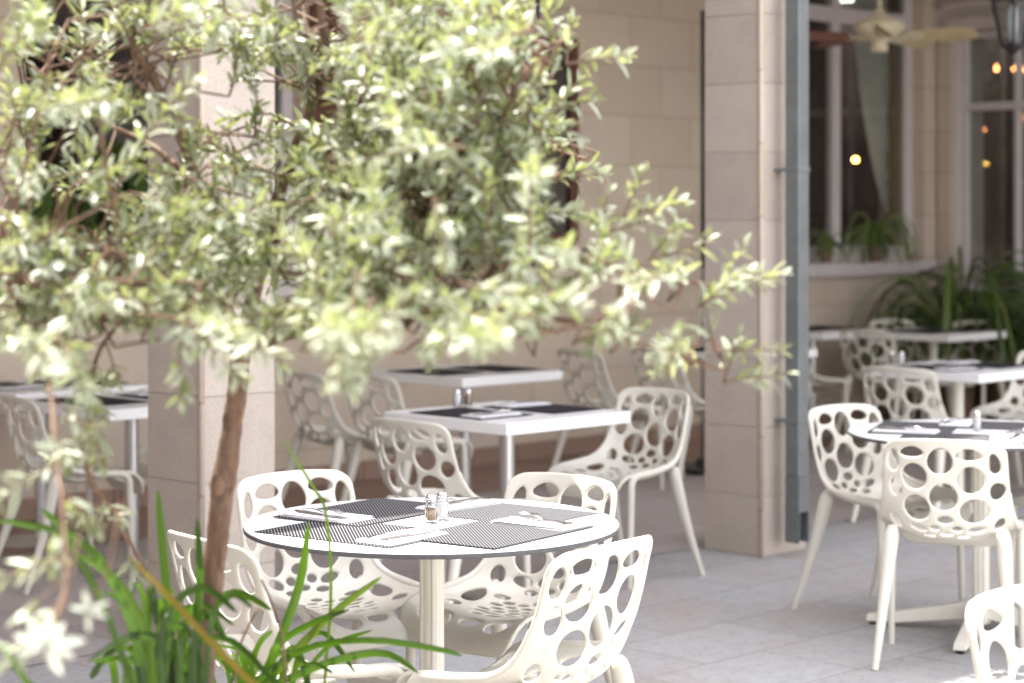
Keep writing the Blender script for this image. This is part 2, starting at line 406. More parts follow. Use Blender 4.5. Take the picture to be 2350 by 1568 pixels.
# plinth strip
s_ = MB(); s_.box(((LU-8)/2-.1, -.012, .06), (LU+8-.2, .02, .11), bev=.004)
o = s_.build('skirting', M['bounce_red'], bld); o.location = ou; o.rotation_euler = (0,0,A45)
# interior rooms
def so(s2, o2): return ((s2-o2)/2, (s2+o2)/2)
S0_ = corner.x+corner.y; OB = WO+6.0; SB = S0_+5.0
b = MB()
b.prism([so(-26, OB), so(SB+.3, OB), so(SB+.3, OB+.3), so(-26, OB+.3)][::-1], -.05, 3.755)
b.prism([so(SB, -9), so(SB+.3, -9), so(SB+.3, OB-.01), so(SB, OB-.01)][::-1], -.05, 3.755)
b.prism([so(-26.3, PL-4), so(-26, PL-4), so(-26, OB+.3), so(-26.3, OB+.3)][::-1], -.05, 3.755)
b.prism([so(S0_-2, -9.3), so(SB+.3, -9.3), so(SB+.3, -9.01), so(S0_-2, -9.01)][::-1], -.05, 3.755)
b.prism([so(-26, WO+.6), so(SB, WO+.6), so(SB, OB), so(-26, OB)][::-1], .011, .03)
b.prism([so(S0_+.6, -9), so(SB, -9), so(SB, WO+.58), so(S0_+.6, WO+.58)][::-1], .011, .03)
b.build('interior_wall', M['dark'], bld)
b = MB(); b.prism([so(-3.2, -11), so(-3, -11), so(-3, PL-.7), so(-3.2, PL-.7)][::-1], 0, 5.2); b.build('left_shade_wall', simple('shade_wall_render', (.20,.17,.15), .9, scale=3), bld)  # unseen wall, added to darken the faces that look left
# ceiling slab, beam, upper storey (throws the shade), roof over rooms

def slab(name, o0, o1, z0, z1, mat, x0=-12, x1=6.5):
    (ax, ay), (bx, by) = line(o0, x0, x1); (cx, cy), (dx, dy) = line(o1, x0, x1)
    # keep square ends: shift far line along V
    n = Vector((-1, 1))*((o1-o0)/2)
    P = [(ax, ay), (bx, by), (bx+n.x, by+n.y), (ax+n.x, ay+n.y)]
    mb = MB(); mb.prism(P, z0, z1); return mb.build(name, mat, bld)
slab('ceiling', PL-.15, WO+5.6, 3.76, 3.95, M['ceil'], -17.5, 7.5)
slab('beam', PL-.26, PL+.26, 3.25, 3.755, M['wall'], -17.4, 4.4)
slab('eave', PL-.62, WO+5.6, 3.955, 4.20, M['plaster'], -17.5, 7.5)
# right wing roof
mb = MB(); S_ = corner.x+corner.y
P = [((s2-o2)/2, (s2+o2)/2) for s2, o2 in ((S_-4.6, PL-.66), (S_-4.6, -9), (S_+10, -9), (S_+10, PL-.66))]
mb.prism([(x, y) for x, y in P][::-1], 3.76, 4.19); mb.build('wing_roof', M['plaster'], bld)

# curtain and lamp inside window 1
cur = MB()
def drape(mb, a_top0, a_top1, a_bot0, a_bot1, z0, z1, y, n=40, m_=14):
    vs = []; fs = []
    for j in range(m_+1):
        q = j/m_; z = z1+(z0-z1)*q; e = q**2.3
        for i in range(n+1):
            r_ = i/n; a_ = (a_top0+(a_bot0-a_top0)*e)*(1-r_)+(a_top1+(a_bot1-a_top1)*e)*r_
            vs.append((a_, y+.03*math.sin(r_*38+q*1.5)*(1-.5*q), z))
    for j in range(m_):
        for i in range(n): fs.append((j*(n+1)+i, j*(n+1)+i+1, (j+1)*(n+1)+i+1, (j+1)*(n+1)+i))
    mb.add(vs, fs)
drape(cur, alD(1962,.34), alD(2050,.34), alD(2046,.34), alD(2084,.34), 1.45, 3.5, .34)
o = cur.build('curtain', M['curtain'], None, True); o.location = ou; o.rotation_euler = (0,0,A45)
tag(o, 'pale grey drape swept aside inside the tall window behind the fan', 'curtain')
cur = MB(); drape(cur, alD(1850,.4), alD(1925,.4), alD(1850,.4), alD(1930,.4), 1.25, 3.5, .40)
M['curtain2'] = simple('dark_curtain_cloth', (.16,.11,.10), .9, scale=5, var=.2)
o = cur.build('curtain', M['curtain2'], None, True); o.location = ou; o.rotation_euler = (0,0,A45)
tag(o, 'dark brown drape in the left half of the window behind the fan', 'curtain')
# curtain behind the right wing glass
cur = MB(); drape(cur, blD(2262,3.2), blD(2304,3.2), blD(2268,3.2), blD(2300,3.2), 1.0, 3.4, 3.2); drape(cur, blD(2336,3.2), blD(2420,3.2), blD(2336,3.2), blD(2420,3.2), 1.0, 3.4, 3.2)
o = cur.build('curtain', simple('taupe_curtain_cloth', (.34,.30,.24), .9, scale=5, var=.2), None, True); o.location = corner; o.rotation_euler = (0,0,-A45)
tag(o, 'taupe curtains hanging behind the plate glass at the right edge', 'curtain')
# wall lamp inside (the yellow point of light)
lp = Vector((*ou[:2], 0)) + Matrix.Rotation(A45, 3, 'Z') @ Vector((alD(1963,.22), .22, 0))
lamp = thing('wall_lamp', 'small glowing yellow lamp inside the dark window under the fan', 'lamp', (lp.x, lp.y, EYE+(HOR-367)/FPX*lp.y))
MB().lathe([(0,-.022),(.018,-.015),(.024,0),(.018,.016),(0,.024)], n=20).build('bulb', M['bulb'], lamp, True)
MB().lathe([(.02,-.06),(.02,-.045),(.008,-.035),(.008,-.022)], n=16).build('holder', M['black'], lamp, True)
MB().tube([(0,0,-.05),(0,0,-.3),(0,.2,-.34)], .008).build('bracket', M['black'], lamp, True)
# chandeliers in the right wing room
def chandelier(px, py, d, spots, label):
    c = Vector((at(px, d), d, EYE+(HOR-py)/FPX*d))
    r = thing('chandelier', label, 'chandelier', c, 0, 'chandeliers seen through the right window')
    MB().tube([(0,0,-.12),(0,0,.05),(0,0,3.9-c.z-.2)], [.03,.015,.008]).build('stem', M['black'], r, True)
    for (qx, qy) in spots:
        dx = (qx-px)/FPX*d; dz = (py-qy)/FPX*d
        b = MB(); b.tube([(0,0,-.1),(dx*.5,0,-.14),(dx,0,dz-.10),(dx,0,dz-.035)], .006); arm = b.build('arm', M['black'], r, True)
        MB().lathe([(0,-.03),(.016,-.015),(.017,0),(.008,.022),(0,.036)], (dx,0,dz), n=14).build('bulb', M['bulb2'], arm, True)
chandelier(2252, 160, 18.3, [(2214,157),(2237,153),(2287,157)], 'upper chandelier with three orange candle bulbs behind the right window')
chandelier(2335, 170, 18.2, [(2328,157),(2349,160)], 'chandelier at the right edge with its orange bulbs beside the lantern')
chandelier(2245, 285, 18.6, [(2236,265),(2246,280),(2256,297)], 'lower chandelier with a slanting row of orange bulbs')
chandelier(2342, 290, 18.6, [(2340,283),(2347,270)], 'lowest right chandelier with two faint orange bulbs')

# ---------------------------------------------------------------- pillars
def pillar(loc, label, group='square stone pillars of the arcade', sz=.335, top=3.24, z0=.905):
    r = thing('stone_pillar', label, 'pillar', (loc[0], loc[1], 0), A45, group)
    # loc = the front corner on the ground; local frame rotated 45: corner at (0,0), body toward +x,+y
    b = MB(); zs = [0.0]; z = z0
    while z > .08: z -= .316
    z += .316
    while z < top: zs.append(z); z += .316
    zs.append(top)
    for i in range(len(zs)-1):
        h = zs[i+1]-zs[i]
        j = random.uniform(-.0012, .0012)
        b.box((sz/2+j, sz/2+j, zs[i]+h/2), (sz, sz, h-.0016), bev=.0025)
    b.box((sz/2, sz/2, top/2), (sz-.012, sz-.012, top-.01))
    b.build('shaft', M['pillar'], r, False)
    c_ = MB(); c_.tube([(-.001,-.001,.002),(-.001,-.001,top-.002)], .011, n=14); c_.build('corner_bead', M['wall'], r, True)
    return r
pL = Vector((at(463, 7.47), 7.47)); pR = Vector((at(1747, 9.45), 9.45))
pillar(pL, 'square stone pillar directly behind the olive trunk')
pillar(pR, 'square stone pillar carrying the grey downpipe')
for k in (-1, ): pillar((pL.x-2.12, pL.y-1.98-.1), 'square stone pillar left of the olive, outside the picture edge')
pillar((pR.x+2.2, pR.y+2.1), 'square stone pillar at the right edge of the arcade')

# downpipe
dp = thing('downpipe', 'grey square zinc downpipe fixed to the right pillar', 'downpipe', (at(1833, 9.40), 9.40+.055, 0), A45)
b = MB(); b.box((0,0,.37+1.44/1), (.078,.078,2.88), bev=.004); b.build('pipe', M['zinc'], dp)
b = MB()
for k, (dx, dy) in enumerate(((-.036,0),(.036,0),(0,.036),(0,-.036))):      # open lower end, front wall cut back
    sz_ = (.006,.078,.30) if dx else (.066,.006,.30 if dy > 0 else .16)
    b.box((dx, dy, .219 if not (dy < 0) else .289), sz_)
b.build('outlet', M['zinc'], dp)
b = MB(); b.tube([(0,0,.10),(0,0,.20)], .024, n=20); b.build('hollow_shade', M['pipeshade'], dp)  # dark core painted in for the shade inside the open pipe end
for z in (.62, 1.77, 3.0):
    b = MB(); b.box((0,.0,z), (.086,.086,.022), bev=.003); b.box((0, .075, z), (.05,.075,.014)); b.build('bracket', M['zinc'], dp)

# black pole on a round base
ps = thing('pole_stand', 'thin black pole on a round black base beside the right pillar', 'stand', (at(1613, 12.55), 12.55, .008))
MB().lathe([(0,0),(.19,0),(.20,.012),(.19,.03),(.05,.045),(.03,.08),(0,.08)], n=40).build('base', M['black'], ps, True, 40)
MB().tube([(0,0,.07),(0,0,1.24)], .009).build('lower_tube', M['zinc'], ps, True)
MB().tube([(0,0,1.235),(0,0,2.79)], .013).build('upper_tube', M['black'], ps, True)

# ---------------------------------------------------------------- ceiling fan
fz = 2.70; fd = 13.1
fan = thing('ceiling_fan', 'cream ceiling fan with five blades under the arcade ceiling', 'fan', (at(2018, fd), fd, fz))
MB().lathe([(0,-.11),(.05,-.108),(.058,-.09),(.05,-.055),(.055,-.05),(.075,-.045),(.08,-.03)], n=36).build('switch_housing', M['fan'], fan, True, 50)
MB().lathe([(.075,-.03),(.10,-.02),(.155,.02),(.165,.05),(.155,.075),(.10,.10),(.05,.12),(.03,.16),(.02,.17)], n=40).build('motor_housing', M['fan'], fan, True, 50)
MB().tube([(0,0,.16),(0,0,3.76-fz)], .018).build('rod', M['fan'], fan, True)
for k in range(5):
    a_ = R(-25+72*k)
    T = Matrix.Rotation(a_, 4, 'Z') @ Matrix.Translation((0,0,-.012)) @ Matrix.Rotation(R(-31), 4, 'X')
    L0, L1 = .20, .62
    poly = [(L0,-.045),(L1-.09,-.068),(L1-.02,-.052),(L1,0),(L1-.02,.052),(L1-.09,.068),(L0,.045)]
    bl_ = MB(); bl_.prism(poly, -.004, .004, T); bo = bl_.build('blade', M['blade'] if k in (0, 4, 1) else M['bladetop'], fan)
    br = MB(); br.prism([(.10,-.02),(.16,-.016),(.21,-.04),(.27,-.03),(.29,0),(.27,.03),(.21,.04),(.16,.016),(.10,.02)], -.012, -.005, T); br.build('blade_bracket', M['fan'], bo)

# ---------------------------------------------------------------- lanterns
def lantern(x, y, zb, label):
    r = thing('lantern', label, 'lantern', (x, y, zb), R(20), 'black hanging lanterns of the arcade')
    f = MB(); n = 6
    z0, z1, r0, r1 = .10, .36, .062, .122
    ring = lambda rr, zz: [Vector((rr*math.cos(2*math.pi*k/n), rr*math.sin(2*math.pi*k/n), zz)) for k in range(n)]
    lo, hi = ring(r0, z0), ring(r1, z1)
    for k in range(n):
        f.tube([lo[k], hi[k]], .010, 6); f.tube([lo[k], lo[(k+1) % n]], .011, 6); f.tube([hi[k], hi[(k+1) % n]], .014, 6)
        f.tube([hi[k], hi[k]*.8+Vector((0,0,.13)), Vector((0,0,.47))], .005, 6)
        f.tube([hi[k]*1.03, Vector((hi[k].x*1.12, hi[k].y*1.12, .40)), Vector((hi[k].x*.8, hi[k].y*.8, .44))], .005, 6)
    f.lathe([(0,-.02),(.008,0),(.012,.03),(.006,.05),(.03,.07),(.055,.098),(0,.10)], n=18)
    f.lathe([(.122,.355),(.128,.365),(.11,.385),(.06,.42),(.03,.45),(.012,.50),(0,.50)], n=6)
    f.build('frame', M['black'], r)
    g = MB(); g.lathe([(r0*.9, z0),(r1*.9, z1)], n=6); g.build('glass', M['glass'], r)
    MB().lathe([(.018,.12),(.02,.14),(.03,.2),(.03,.30),(.01,.33)], n=16).build('inner_lamp', M['lampglass'], r, True)
    ch = MB(); z = .50
    for k in range(int((3.25-zb-.5)/.03)):
        ch.tube([(-.008*(k%2),-.008*((k+1)%2),z),(0,0,z+.017),(.008*(k%2),.008*((k+1)%2),z+.034)], .0028, 5); z += .03
    ch.build('chain', M['black'], r)
ld = 11.1; lantern(at(2324, ld), ld, EYE+(HOR-148)/FPX*ld, 'black hanging lantern with pale glass at the top right corner')
ld = 8.55; lantern(at(1236, ld), ld, EYE+(HOR-36)/FPX*ld, 'black lantern whose tip shows above the olive crown')

# ---------------------------------------------------------------- chair
def catmull(P, n):
    P = np.array(P, float); m_ = len(P); out = []
    for q in np.linspace(0, m_-1-1e-9, n):
        i = int(q); f = q-i
        p0, p1, p2, p3 = P[max(i-1,0)], P[i], P[i+1], P[min(i+2, m_-1)]
        out.append(.5*((2*p1)+(-p0+p2)*f+(2*p0-5*p1+4*p2-p3)*f*f+(-p0+3*p1-3*p2+p3)*f**3))
    return np.array(out)
CEN = [(-.275,.80),(-.258,.74),(-.238,.65),(-.220,.56),(-.200,.50),(-.165,.455),(-.10,.430),(0,.422),(.1,.430),(.155,.430),(.198,.414),(.232,.388),(.247,.360)]
EDG = [(-.232,.788),(-.214,.735),(-.190,.65),(-.160,.575),(-.125,.528),(-.08,.500),(-.02,.488),(.05,.480),(.12,.476),(.175,.470),(.212,.452),(.236,.418),(.249,.368)]
HWP = [.205,.209,.213,.219,.226,.232,.234,.234,.232,.228,.222,.216,.212]
ND = 400
cen = catmull(CEN, ND); edg = catmull(EDG, ND); hw = catmull([(h, 0) for h in HWP], ND)[:, 0]
arc = np.concatenate([[0], np.cumsum(np.linalg.norm(np.diff(cen, axis=0), axis=1))]); LEN = arc[-1]
def surf(X, S):
    """shell middle surface in chair space for metric coords (X lateral, S from the top edge)"""
    h = np.interp(S, arc, hw); u = np.abs(X)/h; wgt = np.clip(u, 0, 1.05)**2.4
    cy, cz = np.interp(S, arc, cen[:,0]), np.interp(S, arc, cen[:,1])
    ey, ez = np.interp(S, arc, edg[:,0]), np.interp(S, arc, edg[:,1])
    return np.stack([X, cy+(ey-cy)*wgt, cz+(ez-cz)*wgt], -1)
K = .000649
back_holes = [(472,385,30,62,0,.25),(570,337,58,31,0,.35),(718,388,64,72,8,.12),(868,347,67,33,0,.4),(996,392,29,57,-8,.3),
  (582,475,64,72,-12,.05),(877,487,71,73,0,0),(484,535,32,60,0,.1),(733,584,71,75,0,.05),(1010,553,38,52,10,-.2),
  (592,652,66,72,-15,0),(894,664,75,70,0,0)]
holes = [((cx-740)*K, (cy-265)*K*1.01, rx*K*1.045, ry*K*1.045, R(rt), eg) for cx, cy, rx, ry, rt, eg in back_holes]
S0 = .315
holes += [(-.172,S0+.012,.018,.036,R(-14),0),(.178,S0+.018,.018,.034,R(14),0),
  (.0,S0-.022,.027,.017,0,.1),(-.036,S0+.012,.017,.014,0,0),(.040,S0+.014,.019,.014,0,0),(-.092,S0+.018,.030,.015,R(15),0),(.104,S0+.022,.032,.017,R(-12),0),
  (.004,S0+.040,.023,.011,0,0),(-.055,S0+.055,.022,.012,0,0),(.06,S0+.058,.022,.012,0,0)]
for (x_, s_, a_, b_) in [(-.115,.405,.022,.014),(.118,.405,.024,.014),(0,.40,.020,.012),(-.03,.425,.018,.010),(.034,.425,.02,.010),(-.078,.43,.022,.012),(.08,.43,.02,.012),
     (.0,.45,.024,.010),(-.05,.458,.02,.010),(.052,.458,.02,.010),(-.1,.46,.018,.010),(.1,.462,.02,.011),(-.024,.482,.018,.010),(.026,.482,.02,.010),(-.072,.486,.024,.010),(.076,.49,.022,.010),
     (0,.508,.024,.010),(-.05,.515,.02,.011),(.05,.516,.022,.010),(-.10,.515,.018,.009),(.1,.52,.02,.010),(0,.536,.02,.010),(-.032,.556,.02,.011),(.036,.556,.024,.012),(-.08,.548,.022,.012),(.085,.552,.024,.012),
 (0,.60,.026,.015),(-.055,.60,.020,.013),(.058,.602,.022,.013)]:
    holes.append((x_, s_+.02, a_, b_, 0, 0))
holes += [(-.172,.47,.022,.062,R(-6),.35),(.172,.47,.022,.062,R(6),.35),(-.122,.712,.056,.038,R(10),0),(.124,.714,.058,.040,R(-10),0),(-.165,.590,.020,.028,0,0),(.165,.592,.020,.030,0,0),(0,.708,.038,.022,0,0)]
def field(X, S):
    h = np.interp(S, arc, hw)
    rc = .045; L2 = LEN/2
    qx = np.abs(X)-(h-rc); qy = np.abs(S-L2)-(L2-rc)
    dbox = np.minimum(np.maximum(qx, qy), 0)+np.hypot(np.maximum(qx, 0), np.maximum(qy, 0))-rc
    F = -dbox
    for (cx, cs, rx, rs, rt, eg) in holes:
        dx, ds = X-cx, S-cs
        a_ = dx*math.cos(rt)+ds*math.sin(rt); b_ = -dx*math.sin(rt)+ds*math.cos(rt)
        b2 = b_; a2 = a_/(1+eg*b_/rs*.6)
        e = np.sqrt((a2/rx)**2+(b2/rs)**2)
        g = np.sqrt((a2/rx**2)**2+(b2/rs**2)**2)+1e-6
        d_ = e*(e-1)/g
        F = np.minimum(F, np.clip(d_, -.03, .05))
    return F
def make_shell(h=.0052, T=.0105):
    xs = np.arange(-.245, .2451, h); ss = np.arange(-.006, LEN+.008, h)
    X, S = np.meshgrid(xs, ss, indexing='ij'); F = field(X, S)
    F = np.where(np.abs(F) < 2e-4, 2e-4, F)
    nx, ns = X.shape; verts = []; key = {}
    def vg(i, j):
        k_ = (i, j)
        if k_ not in key: key[k_] = len(verts); verts.append((X[i,j], S[i,j], F[i,j]))
        return key[k_]
    def ve(p, q):
        k_ = (p, q) if p < q else (q, p)
        if k_ not in key:
            f0, f1 = F[p], F[q]; t_ = f0/(f0-f1)
            key[k_] = len(verts); verts.append((X[p]+(X[q]-X[p])*t_, S[p]+(S[q]-S[p])*t_, 0.0))
        return key[k_]
    tris = []; rim = []
    for i in range(nx-1):
        for j in range(ns-1):
            c4 = [(i,j),(i+1,j),(i+1,j+1),(i,j+1)]
            pos = [F[c] > 0 for c in c4]
            if not any(pos): continue
            if all(pos):
                tris.append(tuple(vg(*c) for c in c4)); continue
            for tri in ((c4[0],c4[1],c4[2]), (c4[0],c4[2],c4[3])):
                pp = [F[c] > 0 for c in tri]
                if not any(pp): continue
                poly = []; iso = []
                for a_ in range(3):
                    c0, c1 = tri[a_], tri[(a_+1) % 3]
                    if pp[a_]: poly.append(vg(*c0))
                    if pp[a_] != pp[(a_+1) % 3]:
                        v_ = ve(c0, c1); poly.append(v_); iso.append((v_, pp[a_]))
                if len(poly) >= 3: tris.append(tuple(poly))
                if len(iso) == 2:
                    # leaving vertex first
                    a_, b_ = (iso[0][0], iso[1][0]) if iso[0][1] else (iso[1][0], iso[0][0])
                    rim.append((a_, b_))
    A = np.array(verts); Xv, Sv, Fv = A[:,0], A[:,1], np.maximum(A[:,2], 0)
    P0 = surf(Xv, Sv); e_ = 1e-3
    dX = surf(Xv+e_, Sv)-surf(Xv-e_, Sv); dS = surf(Xv, Sv+e_)-surf(Xv, Sv-e_)
    Nn = np.cross(dS, dX); Nn /= np.linalg.norm(Nn, axis=1)[:, None]+1e-12     # points to the sitter
    r_ = .0075; prof = .42+.58*np.sqrt(np.clip(1-(1-np.clip(Fv/r_, 0, 1))**2, 0, 1))
    hgt = np.interp(Sv, arc, hw); side = np.clip((np.abs(Xv)/hgt-.86)/.14, 0, 1)
    th = (T/2+.003*side)*prof
    top = P0+Nn*th[:, None]; bot = P0-Nn*th[:, None]
    n = len(P0); allv = np.vstack([top, bot])
    faces = [f[::-1] for f in tris]+[tuple(q+n for q in f) for f in tris]+[(a_, b_, b_+n, a_+n) for a_, b_ in rim]
    ms = [Sv[list(f)].mean() for f in tris]; allms = ms+ms+[(Sv[a_]+Sv[b_])/2 for a_, b_ in rim]
    # vertex normals over the whole shell
    vn = np.zeros_like(allv)
    for f in faces:
        p_ = allv[list(f)]; c_ = np.zeros(3)
        for q in range(1, len(f)-1): c_ += np.cross(p_[q]-p_[0], p_[q+1]-p_[0])
        for q in f: vn[q] += c_
    vn /= np.linalg.norm(vn, axis=1)[:, None]+1e-12
    # make faces consistent with the outward direction
    if (vn[:n]*Nn).sum() < 0:
        faces = [f[::-1] for f in faces]; vn = -vn
    out = []
    split = .362
    for nm, sel in (('backrest', lambda q: q < split), ('seat', lambda q: q >= split)):
        fs = [f for f, q in zip(faces, allms) if sel(q)]
        used = sorted({i for f in fs for i in f}); mp = {g: l for l, g in enumerate(used)}
        me = bpy.data.meshes.new(nm); me.from_pydata([tuple(allv[g]) for g in used], [], [tuple(mp[i] for i in f) for f in fs]); me.update()
        me.materials.append(M['plastic']); me.shade_smooth()
        me.normals_split_custom_set_from_vertices([tuple(vn[g]) for g in used])
        out.append((nm, me))
    return out
shell = make_shell()
def edge_pt(S, sx):
    p_ = surf(np.array([sx*np.interp(S, arc, hw)]), np.array([S]))[0]; return Vector(p_)
def front_leg(sx):
    pts = []; rad = []
    for q in np.linspace(.20, .645, 22):
        p_ = edge_pt(q, sx); f = (q-.20)/.445
        pts.append(Vector((p_.x*.985, p_.y, p_.z-.002-.006*f))); rad.append(.0072+.0085*min(1, f*1.6))
    last = pts[-1]
    for k in range(1, 8):
        a_ = R(90*k/7); rr = .045
        pts.append(Vector((last.x, last.y+rr*math.sin(a_), last.z-rr*(1-math.cos(a_))))); rad.append(.0157)
    e_ = pts[-1]
    for k in range(1, 9):
        f = k/8; pts.append(Vector((e_.x+sx*.004*f, e_.y+.012*f, e_.z*(1-f)))); rad.append(.0157-.0045*f)
    return MB().tube(pts, rad, 14)
def rear_leg(sx):
    pts = []; rad = []
    tp = Vector((sx*.188, -.138, .482)); ft = Vector((sx*.230, -.285, 0))
    for f, r_ in ((0,.012),(.025,.0215),(.06,.0258),(.11,.0270),(.17,.0265),(.35,.0235),(.6,.018),(.85,.0138),(1,.012)):
        p_ = tp.lerp(ft, f); p_.y += .012*math.sin(f*math.pi); pts.append(p_); rad.append(r_)
    return MB().tube(pts, rad, 16)
def make_chair():
    r = thing('dining_chair', 'x', 'chair')
    for nm, me in shell:
        o = bpy.data.objects.new(nm, me); C.objects.link(o); o.parent = r
    for sx in (-1, 1):
        front_leg(sx).build('leg', M['plastic'], r, True, 60); rear_leg(sx).build('leg', M['plastic'], r, True, 60)
    return r
proto = make_chair(); first = [True]
def chair(bx, by, fx, fy, label, group='cream chairs with round cut-outs', ofs=.255):
    """bx,by: where the top of the back stands; fx,fy: facing direction"""
    f = Vector((fx, fy, 0)).normalized(); loc = Vector((bx, by, 0))+f*ofs
    if loc.y-loc.x > 8.9: loc.z = .004
    if loc.y-loc.x > 11.8: loc.z = .008
    rz = math.atan2(f.y, f.x)-math.pi/2
    if first[0]:
        first[0] = False; proto.location = loc; proto.rotation_euler = (0,0,rz); proto['label'] = label; proto['group'] = group; return proto
    return dup(proto, loc, rz, label, group)
G1 = 'chairs round the front round table'; G2 = 'chairs round the right round table'; G3 = 'chairs in the arcade'
chair(-.665, 6.17, .66, -.75, 'cream cut-out chair behind the round table on the left, nearest the stone pillar', G1)
chair(.165, 6.10, -.66, -.75, 'cream cut-out chair behind the round table on the right, its seat under the tabletop', G1)
chair(-.745, 4.95, .79, .62, 'cream cut-out chair left of the front round table, behind the olive trunk', G1)
chair(.235, 4.87, -.79, .62, 'sharpest cream cut-out chair, right of the front round table, back to the viewer', G1)
chair(1.475, 7.07, .30, .95, 'cream cut-out chair in front of the right round table, back square to the viewer', G2)
chair(1.315, 8.33, .62, -.78, 'white cut-out chair between the downpipe and the right round table', G2)
chair(2.36, 7.75, -1, -.05, 'cream chair right of the right round table, only its seat side in view', G2)
chair(1.03, 4.25, .68, -.73, 'cream chair back cut off by the bottom right corner', 'chairs cut by the frame')
chair(-.405, 7.76, .68, .73, 'cream chair in front of the middle square table, back turned to the viewer', G3)
chair(.645, 9.12, -.72, -.70, 'cream chair right of the middle square table, facing left beside the stone pillar', G3)
chair(-1.04, 10.1, .80, .60, 'cream chair right beside the left pillar, farther of the pair behind', G3)
chair(-.70, 9.9, .74, .67, 'cream chair between the left pillar pair and the middle square table, half hidden by leaves', G3)
chair(.36, 11.65, .80, .60, 'shaded chair by the wall to the right of the rear square table', G3)
chair(.80, 11.85, .80, .60, 'shaded chair by the wall just left of the right pillar', G3)
chair(-2.10, 8.72, .84, .55, 'shaded chair at the left edge seen from the side', G3)
chair(-1.28, 9.75, -.72, -.70, 'shaded chair behind the table left of the stone pillar', G3)
chair(1.93, 10.40, .62, .78, 'cream chair behind the right round table, back turned, at the square table', G3)
chair(3.06, 11.72, -.74, -.67, 'cream chair at the right edge beyond the square table, facing left', G3)
chair(2.33, 13.70, .68, .73, 'tan shaded chair right of the downpipe at the far table', G3)
chair(3.36, 14.85, -.62, -.78, 'far chair against the dark fern, facing the viewer', G3)
chair(2.72, 14.95, .5, -.86, 'farthest chair, only its top showing beside the fern', G3)
chair(1.72, 13.55, .80, .60, 'shaded chair directly right of the downpipe, only rails and legs showing', G3)

# ---------------------------------------------------------------- tables
def star_base(r, angs, mat, L=.43, colr=.03, ztop=.735, oct_=True):
    b = MB()
    n = 32; prof = []
    for k in range(n):      # fluted aluminium column section
        q = 2*math.pi*k/n; rr = colr*(1.08 if (k % 8) in (0,1,7) else .93); prof.append((rr*math.cos(q+.3), rr*math.sin(q+.3)))
    b.prism(prof, .10, ztop); b.build('column', mat, r)
    h = MB(); h.lathe([(.034,.035),(.042,.05),(.042,.10),(.036,.13),(.031,.14)], n=28); h.build('hub', mat, r, True, 40)
    for a_ in angs:
        l = MB(); T = Matrix.Rotation(a_, 4, 'Z'); n_ = 8; vs = []; fs = []
        for i in range(n_+1):
            f = i/n_; x = .03+(L-.03)*f; zt = .125-.088*f**.8; zb = .055-.04*min(1, f*1.3)+(.0 if f < .9 else 0); wd = .030-.008*f
            for y_, z_ in ((-wd, zb), (wd, zb), (wd*.9, zt), (-wd*.9, zt)): vs.append(T @ Vector((x, y_, max(z_, .006))))
        for i in range(n_):
            for k in range(4): fs.append((i*4+k, i*4+(k+1) % 4, (i+1)*4+(k+1) % 4, (i+1)*4+k))
        fs += [(3,2,1,0), (n_*4, n_*4+1, n_*4+2, n_*4+3)]
        l.add(vs, fs); lo = l.build('leg', mat, r, True, 35)
        g = MB(); g.lathe([(0,0),(.014,0),(.014,.007),(0,.007)], tuple(T @ Vector((L-.02,0,0))), n=14); g.build('foot', M['black'], lo)
def round_table(c, rad, rot, label):
    r = thing('round_table', label, 'table', (c[0], c[1], 0), 0, 'round white tables')
    t_ = MB(); t_.lathe([(0,.7345),(rad-.004,.7345),(rad-.001,.7365),(rad,.742),(rad-.001,.7465)], n=128); t_.build('tabletop_edge', M['rim'], r, True, 35)
    t_ = MB(); t_.lathe([(0,.7466),(rad-.0012,.7466),(rad-.0025,.7496),(rad-.005,.75),(0,.75)], n=128); t_.build('tabletop', M['top'], r, True, 35)
    star_base(r, [rot+R(90*k) for k in range(4)], M['colpaint'])
    p_ = MB(); p_.box((0,0,.728), (.24,.24,.010), bev=.002); p_.build('mounting_plate', M['colpaint'], r)
    return r
T1 = Vector((at(991, 5.488), 5.488, 0)); T2 = Vector((at(2252, 7.76), 7.76, 0))
round_table(T1, .497, R(-60), 'white round table with a dark rim in the foreground, laid for four')
round_table(T2, .495, R(-113), 'white round table at the right edge, half in shade')
def square_table(c, label, size=.72, mat=M['alu'], zf=.004):
    r = thing('square_table', label, 'table', (c[0], c[1], zf), A45, 'white square tables in the arcade')
    t_ = MB(); t_.box((0,0,.7265), (size,size,.047), bev=.004); t_.build('tabletop', M['top'], r)
    b = MB(); b.lathe([(.031,.02),(.031,.702)], n=28); b.build('column', mat, r, True, 40)
    b = MB(); b.lathe([(0,0),(.21,0),(.215,.008),(.20,.018),(.05,.03),(.035,.05)], n=40); b.build('base', mat, r, True, 40)
    return r
T3 = (-.02, 8.53); T4 = (-.245, 10.75); T5 = (2.37, 11.0); T7 = (-2.24, 9.85); T8 = (-1.67, 9.09); T10 = (2.92, 14.35); T11 = (2.12, 14.62); T6 = (1.33, 12.45)
square_table(T3, 'white square table in the middle with a steel column, between the two pillars')
square_table(T4, 'white square table behind the middle one, by the wall')
square_table(T5, 'white square table behind the right round table', mat=M['colpaint'])
square_table(T7, 'white square table at the left edge against the wall')
square_table(T8, 'white square table just left of the left pillar')
square_table(T10, 'far white square table in front of the dark fern', mat=M['colpaint'])
square_table(T11, 'farthest square table beside the downpipe under the window')
square_table(T6, 'square table behind the right pillar with dark shakers')

